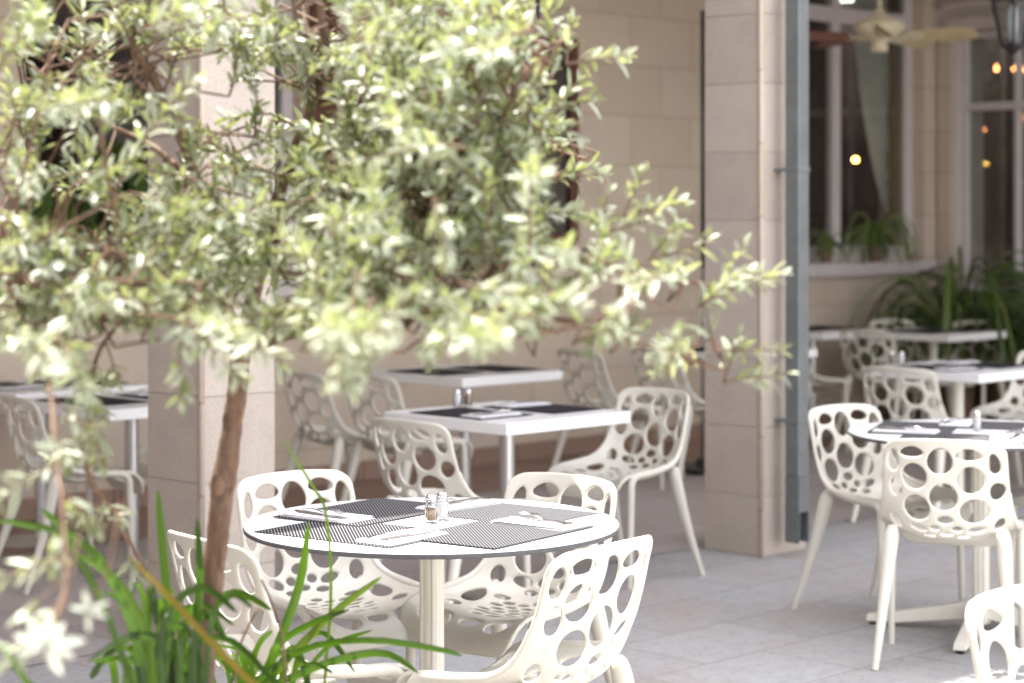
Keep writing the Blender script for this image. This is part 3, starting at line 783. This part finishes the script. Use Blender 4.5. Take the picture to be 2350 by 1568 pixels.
# ---------------------------------------------------------------- table settings
def placemat_mesh(L=.45, W=.30, mat=None):
    b = MB(); b.box((0,0,.001), (L, W, .002)); return b
pm = placemat_mesh().build('placemat', M['mat']); pm2 = placemat_mesh().build('placemat', M['mat2'])
pmd = placemat_mesh(.42, .30).build('placemat', M['matdark'])
b = MB()
b.box((0,0,.0012), (.115,.235,.0022), bev=.0008); b.box((.002,.001,.0038), (.109,.229,.0022), bev=.0008); b.box((-.001,-.002,.0063), (.113,.226,.0020), rz=R(.8), bev=.0008)
nap = b.build('napkin', M['paper'])
def fork_mesh():
    L = .195; b = MB()
    def z_(y): f = y/L; return .003+.012*max(0, math.sin((f-.52)/.48*math.pi))*(1 if f > .52 else 0)+.004*math.sin(min(1, f/.5)*math.pi)+(.010*((f-.93)/.07) if f > .93 else 0)
    def wdt(y):
        f = y/L
        if f < .5: return .0095-.0055*math.sin(f/.5*math.pi/2)
        if f < .62: return .004
        if f < .74: return .004+.0085*((f-.62)/.12)**.7
        return .0125
    ys = np.linspace(0, L*.78, 26); vs = []; fs = []
    for y in ys:
        h = wdt(y)
        for x, dz in ((-h,0),(-h*.5,.0012),(h*.5,.0012),(h,0),(h*.6,-.0014),(-h*.6,-.0014)): vs.append((x, y, z_(y)+dz+.0016))
    for i in range(len(ys)-1):
        for k in range(6): fs.append((i*6+k, (i+1)*6+k, (i+1)*6+(k+1) % 6, i*6+(k+1) % 6))
    fs += [tuple(range(6)), tuple(reversed(range((len(ys)-1)*6, len(ys)*6)))]
    b.add(vs, fs)
    for k in range(4):
        x0 = -.0103+k*.00687; pts = [(x0*(1-.08*q), L*.775+q*L*.225, z_(L*.775+q*L*.225)+.0018) for q in np.linspace(0, 1, 7)]
        b.tube(pts, [.0018,.0018,.0018,.0017,.0015,.0013,.0007], 6)
    return b
def knife_mesh():
    L = .215; b = MB(); ys = np.linspace(0, L, 30); vs = []; fs = []
    for y in ys:
        f = y/L
        if f < .46: l, r_, h = -.0075-.001*math.sin(f*7), .0075, .0032
        elif f < .5: l, r_, h = -.006, .006, .0026
        else:
            g = (f-.5)/.5; l, r_, h = -.009-.002*math.sin(g*3), .008*(1-max(0, (g-.7)/.3)**2)-.0085*max(0,(g-.7)/.3)**2, .0009
        if f > .99: l, r_ = -.0092, -.0088
        for x, dz in ((l,0),((l+r_)/2,h),(r_,0),((l+r_)/2,-h)): vs.append((x, y, .0035+dz))
    for i in range(len(ys)-1):
        for k in range(4): fs.append((i*4+k, (i+1)*4+k, (i+1)*4+(k+1) % 4, i*4+(k+1) % 4))
    fs += [tuple(range(4)), tuple(reversed(range((len(ys)-1)*4, len(ys)*4)))]
    b.add(vs, fs); return b
fork = fork_mesh().build('fork', M['cut'], None, True, 50); knife = knife_mesh().build('knife', M['cut'], None, True, 30)
used = set()
def put(src, loc, rz, label, cat, group, tilt=None):
    o = src if src.name not in used and src.name in bpy.data.objects and id(src) not in used else None
    if id(src) in used: o = src.copy(); C.objects.link(o)
    else: used.add(id(src)); o = src
    o.location = loc; o.rotation_euler = (tilt or 0, 0, rz); return tag(o, label, cat, group)
def setting(center, zt, e_ang, k, tbl, side, L=.45, src=pm, off=.25, sh=-.04, cutlery=True, full=True, mo=0):
    """place setting k (0..3): diner sits at -e2 rotated k*90deg"""
    a_ = e_ang+R(90*k); Rm = Matrix.Rotation(a_, 3, 'Z'); c = Vector(center).to_3d() if len(center) == 2 else Vector(center)
    def P(x, y, z): q = Rm @ Vector((x, y, 0)); return (c.x+q.x, c.y+q.y, zt+z)
    jx = random.uniform(-.004,.004); ja = random.uniform(-.012,.012)
    s0 = src
    if src is pm and k % 2: src = pm2
    put(src, P(sh+jx, -off, .0006+(.0022 if k % 2 else 0)), a_+ja, f'{"striped grey" if s0 is pm else "black"} placemat, {side} of the {tbl}', 'placemat', 'woven placemats')
    if not cutlery: return
    zz = .0046 if k % 2 else .0029
    put(nap, P(.115, -off-.015, zz), a_+R(random.uniform(-4, 4)), f'folded white napkin, {side} of the {tbl}', 'napkin', 'white napkins')
    put(fork, P(.088, -off-.125, zz+.0075), a_+R(random.uniform(-22,-12)), f'steel fork, {side} of the {tbl}', 'fork', 'steel forks')
    put(knife, P(.125, -off-.12, zz+.0078), a_+R(random.uniform(-10,-5)), f'steel knife, {side} of the {tbl}', 'knife', 'steel knives')
EA = R(-36)
for k, sd in enumerate(('near left side', 'near right side', 'far right side', 'far left side')):
    setting(T1, .75, EA, k, 'front round table', sd)
for k, sd in enumerate(('near side', 'right side', 'far side', 'left side')):
    setting(T2, .75, R(-18), k, 'right round table', sd)
def shaker(loc, label, fill, content):
    r = thing('shaker', label, 'shaker', loc, random.random(), 'glass salt and pepper shakers')
    b = MB(); b.lathe([(0,.0),(.0185,.0),(.0195,.003),(.019,.006),(.0172,.010),(.0168,.045),(.0160,.054),(.0135,.060),(.0135,.064),(.0118,.064),(.0118,.058),(.0140,.052),(.0146,.044),(.0148,.010),(.012,.0065),(0,.006)], n=64, flute=(12,.06,.006,.056))
    b.build('glass_body', M['cglass'], r, True, 50)
    b = MB(); b.lathe([(0,.0068),(.0115,.0072),(.0140,.0105),(.0140,fill-.003),(.0125,fill),(0,fill+.002)], n=28); b.build('filling', content, r, True, 60)
    b = MB(); b.lathe([(.0146,.0595),(.0155,.0600),(.0155,.063),(.0148,.0645),(.0155,.066),(.0155,.069),(.0146,.0715),(.011,.0755),(.005,.0775),(0,.078)], n=40)
    b.build('lid', M['cut'], r, True, 45); return r
shaker((T1.x-.001, T1.y-.012, .7505), 'glass pepper shaker with metal lid, centre of the front round table', .040, M['pepper'])
shaker((T1.x+.027, T1.y+.035, .7505), 'glass salt shaker just behind the pepper on the front round table', .050, M['salt'])
sp = atz(2242, 990, .75); shaker((sp.x, sp.y, .7505), 'glass salt shaker on the right round table', .052, M['salt'])
def sq_setup(c, tbl, ks, cut, shk, zt=.754):
    for k in ks:
        setting(c, zt, A45, k, tbl, ('near right side','far right side','far left side','near left side')[k], src=pmd, off=.19, sh=-.02, cutlery=k in cut)
    for j, (dx, dy, nm, ct, fl) in enumerate(shk):
        shaker((c[0]+dx, c[1]+dy, zt+.001), f'glass {nm} shaker on the {tbl}', fl, ct)
sq_setup(T3, 'middle square table', (3,1), (3,1), [(-.21,.18,'salt',M['salt'],.055),(-.165,.19,'pepper',M['pepper'],.05)])
sq_setup(T4, 'rear square table by the wall', (3,1), (), [])
sq_setup(T5, 'square table behind the right round table', (3,1), (3,1), [(-.28,.10,'salt',M['salt'],.055),(-.33,.12,'pepper',M['pepper'],.045)])
sq_setup(T7, 'table at the left edge', (3,1), (3,), [])
sq_setup(T8, 'table left of the left pillar', (3,1), (1,), [])
sq_setup(T10, 'far table before the fern', (3,1), (), [])
sq_setup(T11, 'farthest table under the window', (3,1), (), [])
sq_setup(T6, 'table behind the right pillar', (3,), (), [(-.28,-.02,'salt',M['salt'],.05),(-.33,.0,'pepper',M['pepper'],.055)], )

# ---------------------------------------------------------------- foliage
def leaf(mb, base, dirv, nrm, L, W, tint, curl=.15):
    d_ = dirv.normalized(); s_ = d_.cross(nrm); 
    s_ = s_.normalized() if s_.length > 1e-5 else d_.orthogonal().normalized(); n_ = s_.cross(d_)
    rows = ((0,.12),(.25,.8),(.55,1),(.82,.6),(1,0.05)); vs = []
    for f, w_ in rows:
        c = base+d_*L*f-n_*curl*L*f*f; h = W/2*w_
        vs += [c-s_*h+n_*h*.25, c, c+s_*h+n_*h*.25]
    fs = []
    for i in range(4):
        a_ = i*3; fs += [(a_, a_+3, a_+4, a_+1), (a_+1, a_+4, a_+5, a_+2)]
    mb.add(vs, fs, tint)
def rv(s=1.0): return Vector((random.gauss(0,s), random.gauss(0,s), random.gauss(0,s)))
wood = MB(); foli = MB()
def twig(p, dirv, L, r0=.0026, step=.0100, ll=(.020,.047), lw=(.0075,.0125), droop=.6, dens=1.0, tipbias=0, wob=.25, tb=None):
    d_ = dirv.normalized(); n = max(3, int(L/step)); pts = [p.copy()]; q = p.copy(); side = d_.orthogonal().normalized()
    base_t = random.uniform(.1, .95) if tb is None else tb
    for i in range(n):
        d_ = (d_+rv(wob*.16)+Vector((0,0,-droop*.02))).normalized(); q = q+d_*step; pts.append(q.copy())
        if random.random() < dens and i > 0:
            side = (Matrix.Rotation(R(90)+random.uniform(-.4,.4), 3, d_) @ side).normalized(); side = (side-d_*side.dot(d_)).normalized()
            for sg in (1, -1):
                if random.random() < .1: continue
                ld_ = (side*sg*.8+d_*random.uniform(.45,1.0)+rv(.15)); nn = (Vector((0,0,1))+rv(.45)+d_*.3)
                Lf = random.uniform(*ll)*(1 if i < n-2 else .7)
                leaf(foli, q+rv(.001), ld_, nn, Lf, random.uniform(*lw), min(1, max(0, base_t+random.gauss(0,.16))), random.uniform(-.05,.3))
    leaf(foli, q, d_, Vector((0,0,1))+rv(.4), ll[0], lw[0], base_t)
    m_ = len(pts); wood.tube([pts[i] for i in range(0, m_, 2)]+([pts[-1]] if (m_-1) % 2 else []), [r0*(1-.65*i/max(1, (m_+1)//2)) for i in range(len(range(0, m_, 2))+(1 if (m_-1) % 2 else 0))], 5, cap=False)
    return pts
def W3(px, py, d): return Vector(((px-1175)/FPX*d, d, EYE-(py-HOR)/FPX*d))
def DM(d): return 2.95+(d-2.3)*.75
def branch(pts, rads, n=10, k=6):
    """pts: (px,py,depth) measured; smooth tube"""
    P = [W3(q[0], q[1], DM(q[2])) for q in pts]; rads = [r_*1.06 for r_ in rads]; A = catmull([tuple(q) for q in P], k*len(P)); rr = np.interp(np.linspace(0,1,len(A)), np.linspace(0,1,len(rads)), rads)
    A = [Vector(q)+rv(.0006) for q in A]; wood.tube(A, [r_*(1+random.uniform(-.015,.015)) for r_ in rr], n); return A
D0 = 3.45
trunk = MB(); wood_main = wood; wood = trunk
tp = [(425,2700,D0+.05),(440,2000,D0+.03),(462,1568,D0),(492,1300,D0),(508,1150,D0),(514,1100,D0),(530,1000,D0),(546,880,D0),(552,800,D0)]
branch(tp, [.030,.026,.0215,.0195,.020,.0225,.0180,.0175,.0185], 14, 8)
kn = W3(508, 1112, D0); trunk.lathe([(0,-.02),(.010,-.012),(.013,0),(.009,.012),(0,.02)], (kn.x-.005, kn.y-.014, kn.z), n=12)
wood = wood_main
skel = []
def br(pts, rads): A = branch(pts, rads); skel.append(A); return A
br([(552,805,D0),(600,600,3.5),(650,420,3.5),(712,250,3.45),(745,120,3.4),(728,-60,3.4),(735,-300,3.45)], [.015,.012,.010,.009,.009,.006,.004])
br([(552,805,D0),(500,640,3.3),(450,420,3.2),(380,240,3.15),(320,130,3.1),(275,0,3.1),(240,-250,3.1)], [.013,.010,.007,.006,.005,.004,.003])
br([(552,805,D0),(420,690,3.3),(330,620,3.2),(200,560,3.0),(60,520,2.9),(-150,480,2.9)], [.011,.009,.007,.006,.004,.003])
br([(552,805,D0),(480,740,3.2),(330,690,2.9),(150,660,2.7),(-60,640,2.6)], [.010,.008,.006,.004,.003])
br([(552,805,D0),(660,700,3.3),(820,620,3.1),(980,500,3.0),(1100,360,2.9),(1200,220,2.9),(1290,90,2.9)], [.012,.010,.008,.006,.005,.004,.003])
br([(552,805,D0),(700,760,3.2),(900,740,2.9),(1100,700,2.75),(1300,740,2.7),(1500,800,2.7),(1610,835,2.7),(1665,850,2.7)], [.011,.009,.007,.005,.004,.0035,.003,.002])
br([(900,740,2.9),(1100,640,2.8),(1300,600,2.75),(1480,620,2.75),(1600,650,2.75),(1690,660,2.75)], [.006,.005,.004,.003,.0025,.002])
br([(600,600,3.5),(760,480,3.6),(900,300,3.7),(1000,100,3.7),(1060,-80,3.7)], [.010,.008,.006,.005,.004])
br([(650,420,3.5),(800,280,3.4),(880,120,3.3),(960,-60,3.2)], [.008,.006,.005,.003])
br([(450,420,3.2),(340,330,3.3),(200,260,3.4),(60,140,3.4),(-60,60,3.4)], [.006,.005,.004,.003,.002])
br([(820,620,3.1),(1000,560,3.3),(1150,460,3.4),(1280,400,3.4),(1370,350,3.4)], [.007,.005,.004,.003,.002])
# hanging shoots on the left
hang = [br([(330,690,2.9),(230,800,2.85),(205,950,2.8),(200,1080,2.85),(260,1180,2.9),(330,1300,3.0)], [.004,.0035,.003,.0045,.004,.003]),
        br([(150,660,2.7),(110,800,2.5),(120,950,2.25),(140,1150,1.95),(150,1330,1.75),(112,1462,1.6)], [.003,.003,.0025,.002,.002,.0015])]
nsk = len(skel)-2
# regions of foliage measured in the photograph: (px,py, spread x, spread y, depth lo, hi, number of twigs)
reg = [(1000,110,140,90,2.7,3.6,38),(1180,110,80,75,2.7,3.3,22),(850,120,90,100,3.0,3.7,16),(1150,320,95,90,2.7,3.5,29),(980,350,130,110,2.6,3.6,44),(800,400,100,100,2.8,3.7,27),
  (1130,520,95,60,2.5,3.3,27),(960,560,130,60,2.4,3.4,32),(780,600,100,55,2.3,3.4,22),(1380,600,75,38,2.5,2.9,7),(1560,645,55,25,2.6,2.85,4),(1600,810,45,18,2.6,2.8,3),(1440,750,60,22,2.5,2.85,4),
  (1230,690,90,30,2.4,2.9,8),(1050,700,90,25,2.3,2.9,7),(830,710,90,30,2.2,2.9,8),(680,730,60,25,2.3,3.0,5),(1215,300,55,110,2.8,3.5,22),(1240,500,55,45,2.7,3.3,12),(600,-150,260,70,2.8,3.8,18),(1000,-120,150,60,2.8,3.7,14),(250,-130,150,60,2.8,3.6,9),(800,745,110,28,1.7,2.2,4),(1130,750,110,25,1.8,2.3,4),(520,770,90,30,1.9,2.4,3),
  (560,330,100,100,3.0,3.8,8),(600,90,100,80,3.0,3.8,13),(450,50,100,50,2.9,3.7,9),(560,560,100,70,2.6,3.6,20),(400,510,100,75,2.6,3.5,20),(420,270,80,80,3.0,3.6,5),
  (220,430,100,40,2.6,3.4,6),(100,570,90,55,2.5,3.3,10),(250,610,100,45,2.6,3.4,9),(380,650,90,35,2.5,3.3,8),(120,680,80,30,2.3,3.0,9),(60,400,50,50,2.6,3.3,4),
  (50,80,60,60,2.8,3.5,6),(190,60,60,35,2.8,3.5,4),(40,250,45,40,2.7,3.3,4),(250,230,60,30,2.6,3.3,3),(320,50,60,50,2.9,3.6,4),(150,230,70,25,2.6,3.3,4),
  (250,710,80,25,2.3,3.0,5),(460,730,60,20,2.4,3.1,4),(30,780,30,30,2.3,2.8,2),(180,830,50,40,2.4,2.9,3)]
allsk = [q for A in skel[:nsk] for q in A]
for (cx, cy, sx, sy, d0, d1, n) in reg:
    for _ in range(int(n*1.22+.5)):
        p_ = W3(min(random.gauss(cx-(45 if cx > 900 else 0), sx*.6), 1265 if cy < 540 else 1570), random.gauss(cy, sy*.62), DM(random.uniform(d0, d1))-(.45 if random.random() < .08 else 0))
        near = min(random.sample(allsk, 60), key=lambda q: (q-p_).length)
        out = (p_-near); L = random.uniform(.10, .20) if cx < 1250 else random.uniform(.06, .11)
        dv = (out.normalized()*.7 if out.length > .02 else rv())+rv(.42)+Vector((0,-.1,.15))
        s_ = p_-dv.normalized()*L*.5
        # a thin bare stem back to the branch
        if out.length < .45:
            mid = (near+s_)/2+rv(.02); wood.tube([near, mid, s_], [.003,.0025,.0022], 5, cap=False)
        twig(s_, dv, L)
for A in hang:
    for i in range(6, len(A), 2):
        q = A[i]; dv = (rv(.6)+Vector((0,-.2,-.5))).normalized()
        if random.random() < .8: twig(q, dv, random.uniform(.05, .11), r0=.0018, dens=.8, tb=random.uniform(.6,1))
# tip sprays
for (px, py, d_) in [(1350,130,2.9),(1300,250,2.95),(1700,640,2.75),(1710,860,2.7),(1650,690,2.7),(1310,400,3.3),(1480,480,2.8),(1430,520,2.8),(1540,580,2.75),(1690,790,2.7)]:
    d_ = DM(d_); p_ = W3(px-50, py+18, d_); twig(p_, Vector((.9,-.1,.35))+rv(.25), .10, tb=.8); twig(p_, Vector((.5,.1,.8))+rv(.3), .08, tb=.6)
tree = thing('olive_tree', 'young olive tree with a slender bare trunk and silvery leaves in the left foreground', 'tree', (W3(425,2700,D0).x, D0+.05, .40))
def into(o, root): o.parent = root; o.matrix_parent_inverse = Matrix.Translation(root.location).inverted()
o = trunk.build('trunk', M['bark'], None, True); into(o, tree)
o = wood.build('branches', M['bark'], None, True); into(o, tree)
o = foli.build('crown', M['olive'], None, True); into(o, tree)

# planter for the olive and the strap leaved plants (its top is below the picture)
plc = Vector((W3(470,1568,3.7).x, 3.72, 0))
pl = thing('planter', 'long stone planter at the foot of the olive tree, below the picture edge', 'planter', plc)
b = MB(); b.box((0,0,.20), (1.5,.9,.40), bev=.01); b.build('trough', M['pillar'], pl)
b = MB(); b.box((0,0,.405), (1.4,.8,.012)); b.build('soil_surface', M['soil'], pl)
def blade(mb, pts, wd, tint, n=18):
    A = [Vector(q) for q in catmull([tuple(q) for q in pts], n)]
    vs = []; fs = []
    for i, p_ in enumerate(A):
        t_ = (A[min(i+1, n-1)]-A[max(i-1, 0)]).normalized(); s_ = t_.cross(Vector((0,1,.15))).normalized(); f = i/(n-1)
        nn = s_.cross(t_); h = wd/2*(1 if f < .7 else math.sqrt(max(0.02, 1-((f-.7)/.3)**2)))*(.75+.25*min(1, f*4))
        vs += [p_-s_*h+nn*h*.35, p_, p_+s_*h+nn*h*.35]
    for i in range(n-1):
        a_ = i*3; fs += [(a_, a_+3, a_+4, a_+1), (a_+1, a_+4, a_+5, a_+2)]
    mb.add(vs, fs, tint)
def clump(name, label, blades, loc, extra=0, ex=None):
    r = MB()
    for (pp, wd, tint) in blades:
        P = [W3(*q) for q in pp]
        dd_ = P[0]-P[1]; kk_ = min(2.0, (P[0].z-.41)/max(.02, -dd_.z)*.6); mid_ = P[0]+dd_*kk_; root_ = Vector((mid_.x+dd_.x*.3, mid_.y, .41))
        P = [mid_]+P
        blade(r, [root_]+P, wd, tint)
    for _ in range(extra):
        bx, by, sx, d0, d1, hlo, hhi = ex
        d_ = random.uniform(d0, d1); x0 = random.gauss(bx, sx*.5); lean = random.gauss(0, 75); top = random.uniform(hlo, hhi)
        base = W3(x0, 1568, d_); base.z = .41
        mid = W3(x0+lean*.35, (1600+top)/2, d_); tip = W3(x0+lean, top, d_-.05); 
        pts = [base, mid, tip]
        if random.random() < .5: pts.append(W3(x0+lean*1.8, top+random.uniform(20,120), d_-.1))
        blade(r, pts, random.uniform(.007,.016), random.uniform(0,.6))
    o = r.build(name, M['blade_grass'], None, True); o.location = (0,0,0)
    return tag(o, label, 'plant', 'strap leaved plants under the olive')
clump('strap_leaf_plant', 'clump of broad green strap leaves around the olive trunk base', [
  ([(395,1568,3.75),(385,1400,3.75),(372,1250,3.75),(362,1125,3.75)], .017, .45),
  ([(330,1568,3.5),(300,1430,3.5),(230,1290,3.45),(150,1220,3.4),(95,1168,3.4)], .017, .55),
  ([(300,1568,3.4),(240,1400,3.4),(150,1240,3.3),(60,1205,3.3),(-20,1195,3.3)], .012, .5),
  ([(350,1568,3.6),(330,1440,3.6),(262,1330,3.6),(165,1265,3.6)], .016, .7),
  ([(575,1568,3.3),(480,1472,3.35),(385,1368,3.4),(335,1318,3.4),(292,1275,3.4)], .011, 1.0),
  ([(455,1568,3.65),(450,1450,3.65),(458,1330,3.65),(452,1190,3.6)], .016, .25),
  ([(440,1568,3.55),(390,1480,3.5),(300,1460,3.5),(200,1520,3.45)], .013, .2),
  ([(60,1568,3.2),(30,1520,3.2),(-10,1470,3.2)], .012, .5),
 ], None, 44, (385,0,95,3.45,3.95,1330,1540))
clump('strap_leaf_plant', 'loose bright green strap leaves rising in front of the round table', [
  ([(600,1568,4.1),(650,1450,4.1),(690,1330,4.1),(708,1200,4.05)], .018, .6),
  ([(610,1568,4.1),(720,1450,4.1),(800,1380,4.1),(875,1325,4.1)], .015, .75),
  ([(580,1568,4.0),(700,1490,4.0),(850,1470,3.95),(1000,1490,3.95),(1060,1505,3.95)], .013, .3),
  ([(640,1568,4.0),(760,1520,4.0),(880,1500,4.0),(960,1545,3.95)], .016, .6),
  ([(600,1568,4.15),(640,1480,4.15),(720,1430,4.1),(800,1400,4.1)], .014, .35),
  ([(745,1568,4.1),(760,1350,4.1),(748,1180,4.05),(720,1120,4.05),(650,1010,4.0)], .006, .7),
  ([(560,1568,4.0),(500,1500,4.0),(470,1440,3.95),(430,1400,3.95)], .016, .3),
 ], None, 16, (600,0,130,3.9,4.3,1440,1560))
# thin dry stems
b = MB()
for pp in ([(655,1568,3.9),(640,1430,3.9),(600,1330,3.85)], [(540,1568,3.8),(552,1480,3.8),(590,1400,3.8)]):
    P = [W3(*q) for q in pp]; A = catmull([tuple(q) for q in [Vector((P[0].x, P[0].y, .41))]+P], 26); b.tube([Vector(q) for q in A], .0022, 6)
tag(b.build('dry_stem', M['bark'], None, True), 'thin dry stems rising at the foot of the front round table', 'plant')

# white blossom low in the left corner
def blossom(px, py, d_, L, n, tilt, label):
    c = W3(px, py, d_); r = thing('white_flower', label, 'flower', c, 0, 'white blossoms at the left')
    for k in range(n):
        b_ = MB(); a_ = tilt+R(-70+250*k/(n-1)+random.uniform(-8,8)); dv = Vector((math.cos(a_), random.uniform(-.5,.1), math.sin(a_)*.9))
        leaf(b_, Vector((0,0,0)), dv, Vector((0,-1,.5))+rv(.2), L*random.uniform(.8,1.1), L*.26, random.random(), random.uniform(0,.25)); b_.build('petal', M['petal'], r, True)
    MB().lathe([(0,-.006),(.005,-.003),(.006,.002),(0,.006)], n=10).build('heart', M['petal'], r, True)
    b_ = MB(); b_.tube([(0,0,0),(.02,.02,.05),(.03,.04,.12)], .0016, 6); b_.build('stalk', M['bark'], r, True)
blossom(105, 1480, 2.4, .047, 8, R(10), 'large blurred white blossom in the bottom left corner')
blossom(205, 1400, 2.45, .026, 5, R(-20), 'small blurred white blossom just above the large one')

# ferns and sill plants
def fernlike(name, c, n, Lr, wr, label, droop=1.0, potr=.14, poth=.3, up=.6, cat='plant', fine=True, spread=1.0):
    r = thing(name, label, cat, c)
    f = MB()
    for _ in range(n):
        a_ = random.uniform(0, 2*math.pi); L = random.uniform(*Lr); h = Vector((math.cos(a_)*spread, math.sin(a_)*spread, 0)); u0 = random.uniform(.25, 1)*up
        P = [Vector((0,0,poth))+h*.04, Vector((0,0,poth))+h*L*.35+Vector((0,0,L*u0*.7)), Vector((0,0,poth))+h*L*.75+Vector((0,0,L*u0*.75-L*.15*droop)), Vector((0,0,poth))+h*L*1.0+Vector((0,0,L*u0*.5-L*.5*droop))]
        tint = random.random()
        if not fine: blade(f, P, random.uniform(*wr), tint, 12); continue
        A = [Vector(q) for q in catmull([tuple(q) for q in P], 16)]
        blade(f, P, .005, tint, 8)
        for i in range(2, 16):
            t_ = (A[min(i+1,15)]-A[i-1]).normalized(); s_ = t_.cross(Vector((0,0,1))).normalized(); ll = random.uniform(*wr)*(1-.75*i/16)
            for sg in (1,-1): leaf(f, A[i], s_*sg+t_*.4+rv(.08), Vector((0,0,1))+rv(.3), ll, ll*.35, min(1, max(0, tint+random.gauss(0,.2))))
    f.build('foliage', M['fern'], r, True)
    MB().lathe([(potr*.7,0),(potr,poth*.95),(potr*1.08,poth*.96),(potr*1.08,poth),(potr*.9,poth),(potr*.85,poth*.9),(0,poth*.9)], n=28).build('pot', M['pot'], r, True, 40)
    return r
fernlike('fern', (at(2245,15.6), 15.45, .008), 110, (.5,.95), (.10,.17), 'large dark fern in the corner behind the far table', potr=.22, poth=.62, up=.9)
fernlike('fern', (at(2190,15.2), 15.15, .008), 46, (.6,1.05), (.014,.024), 'tall arching strap fern rising left of the dark corner fern', potr=.16, poth=.55, up=1.1, fine=False)
fernlike('fern', (at(2360,14.6), 14.9, .008), 70, (.5,.85), (.10,.16), 'second dark fern in shade at the right edge', potr=.2, poth=.5, up=.8)
def sillpos(px, z): x = wall_x(px); return Vector((x, x+WO, z))+V*.04
fernlike('spider_plant', sillpos(2000,1.205), 48, (.18,.38), (.010,.018), 'green spider plant on the sill of the window behind the fan', potr=.07, poth=.11, up=1.1, droop=1.4, fine=False)
fernlike('spider_plant', sillpos(1885,1.205), 18, (.14,.26), (.010,.016), 'small dark spider plant half hidden by the downpipe', potr=.06, poth=.10, up=1.0, droop=1.4, fine=False)
fernlike('house_plant', sillpos(290,1.205)-V*.02, 60, (.3,.6), (.04,.07), 'leafy green plant on the left window sill behind the olive', potr=.09, poth=.14, up=1.4, droop=.6, fine=False)
fernlike('house_plant', sillpos(130,1.205)-V*.02, 45, (.25,.5), (.04,.07), 'leafy green plant on the left sill near the picture edge', potr=.09, poth=.14, up=1.4, droop=.6, fine=False)
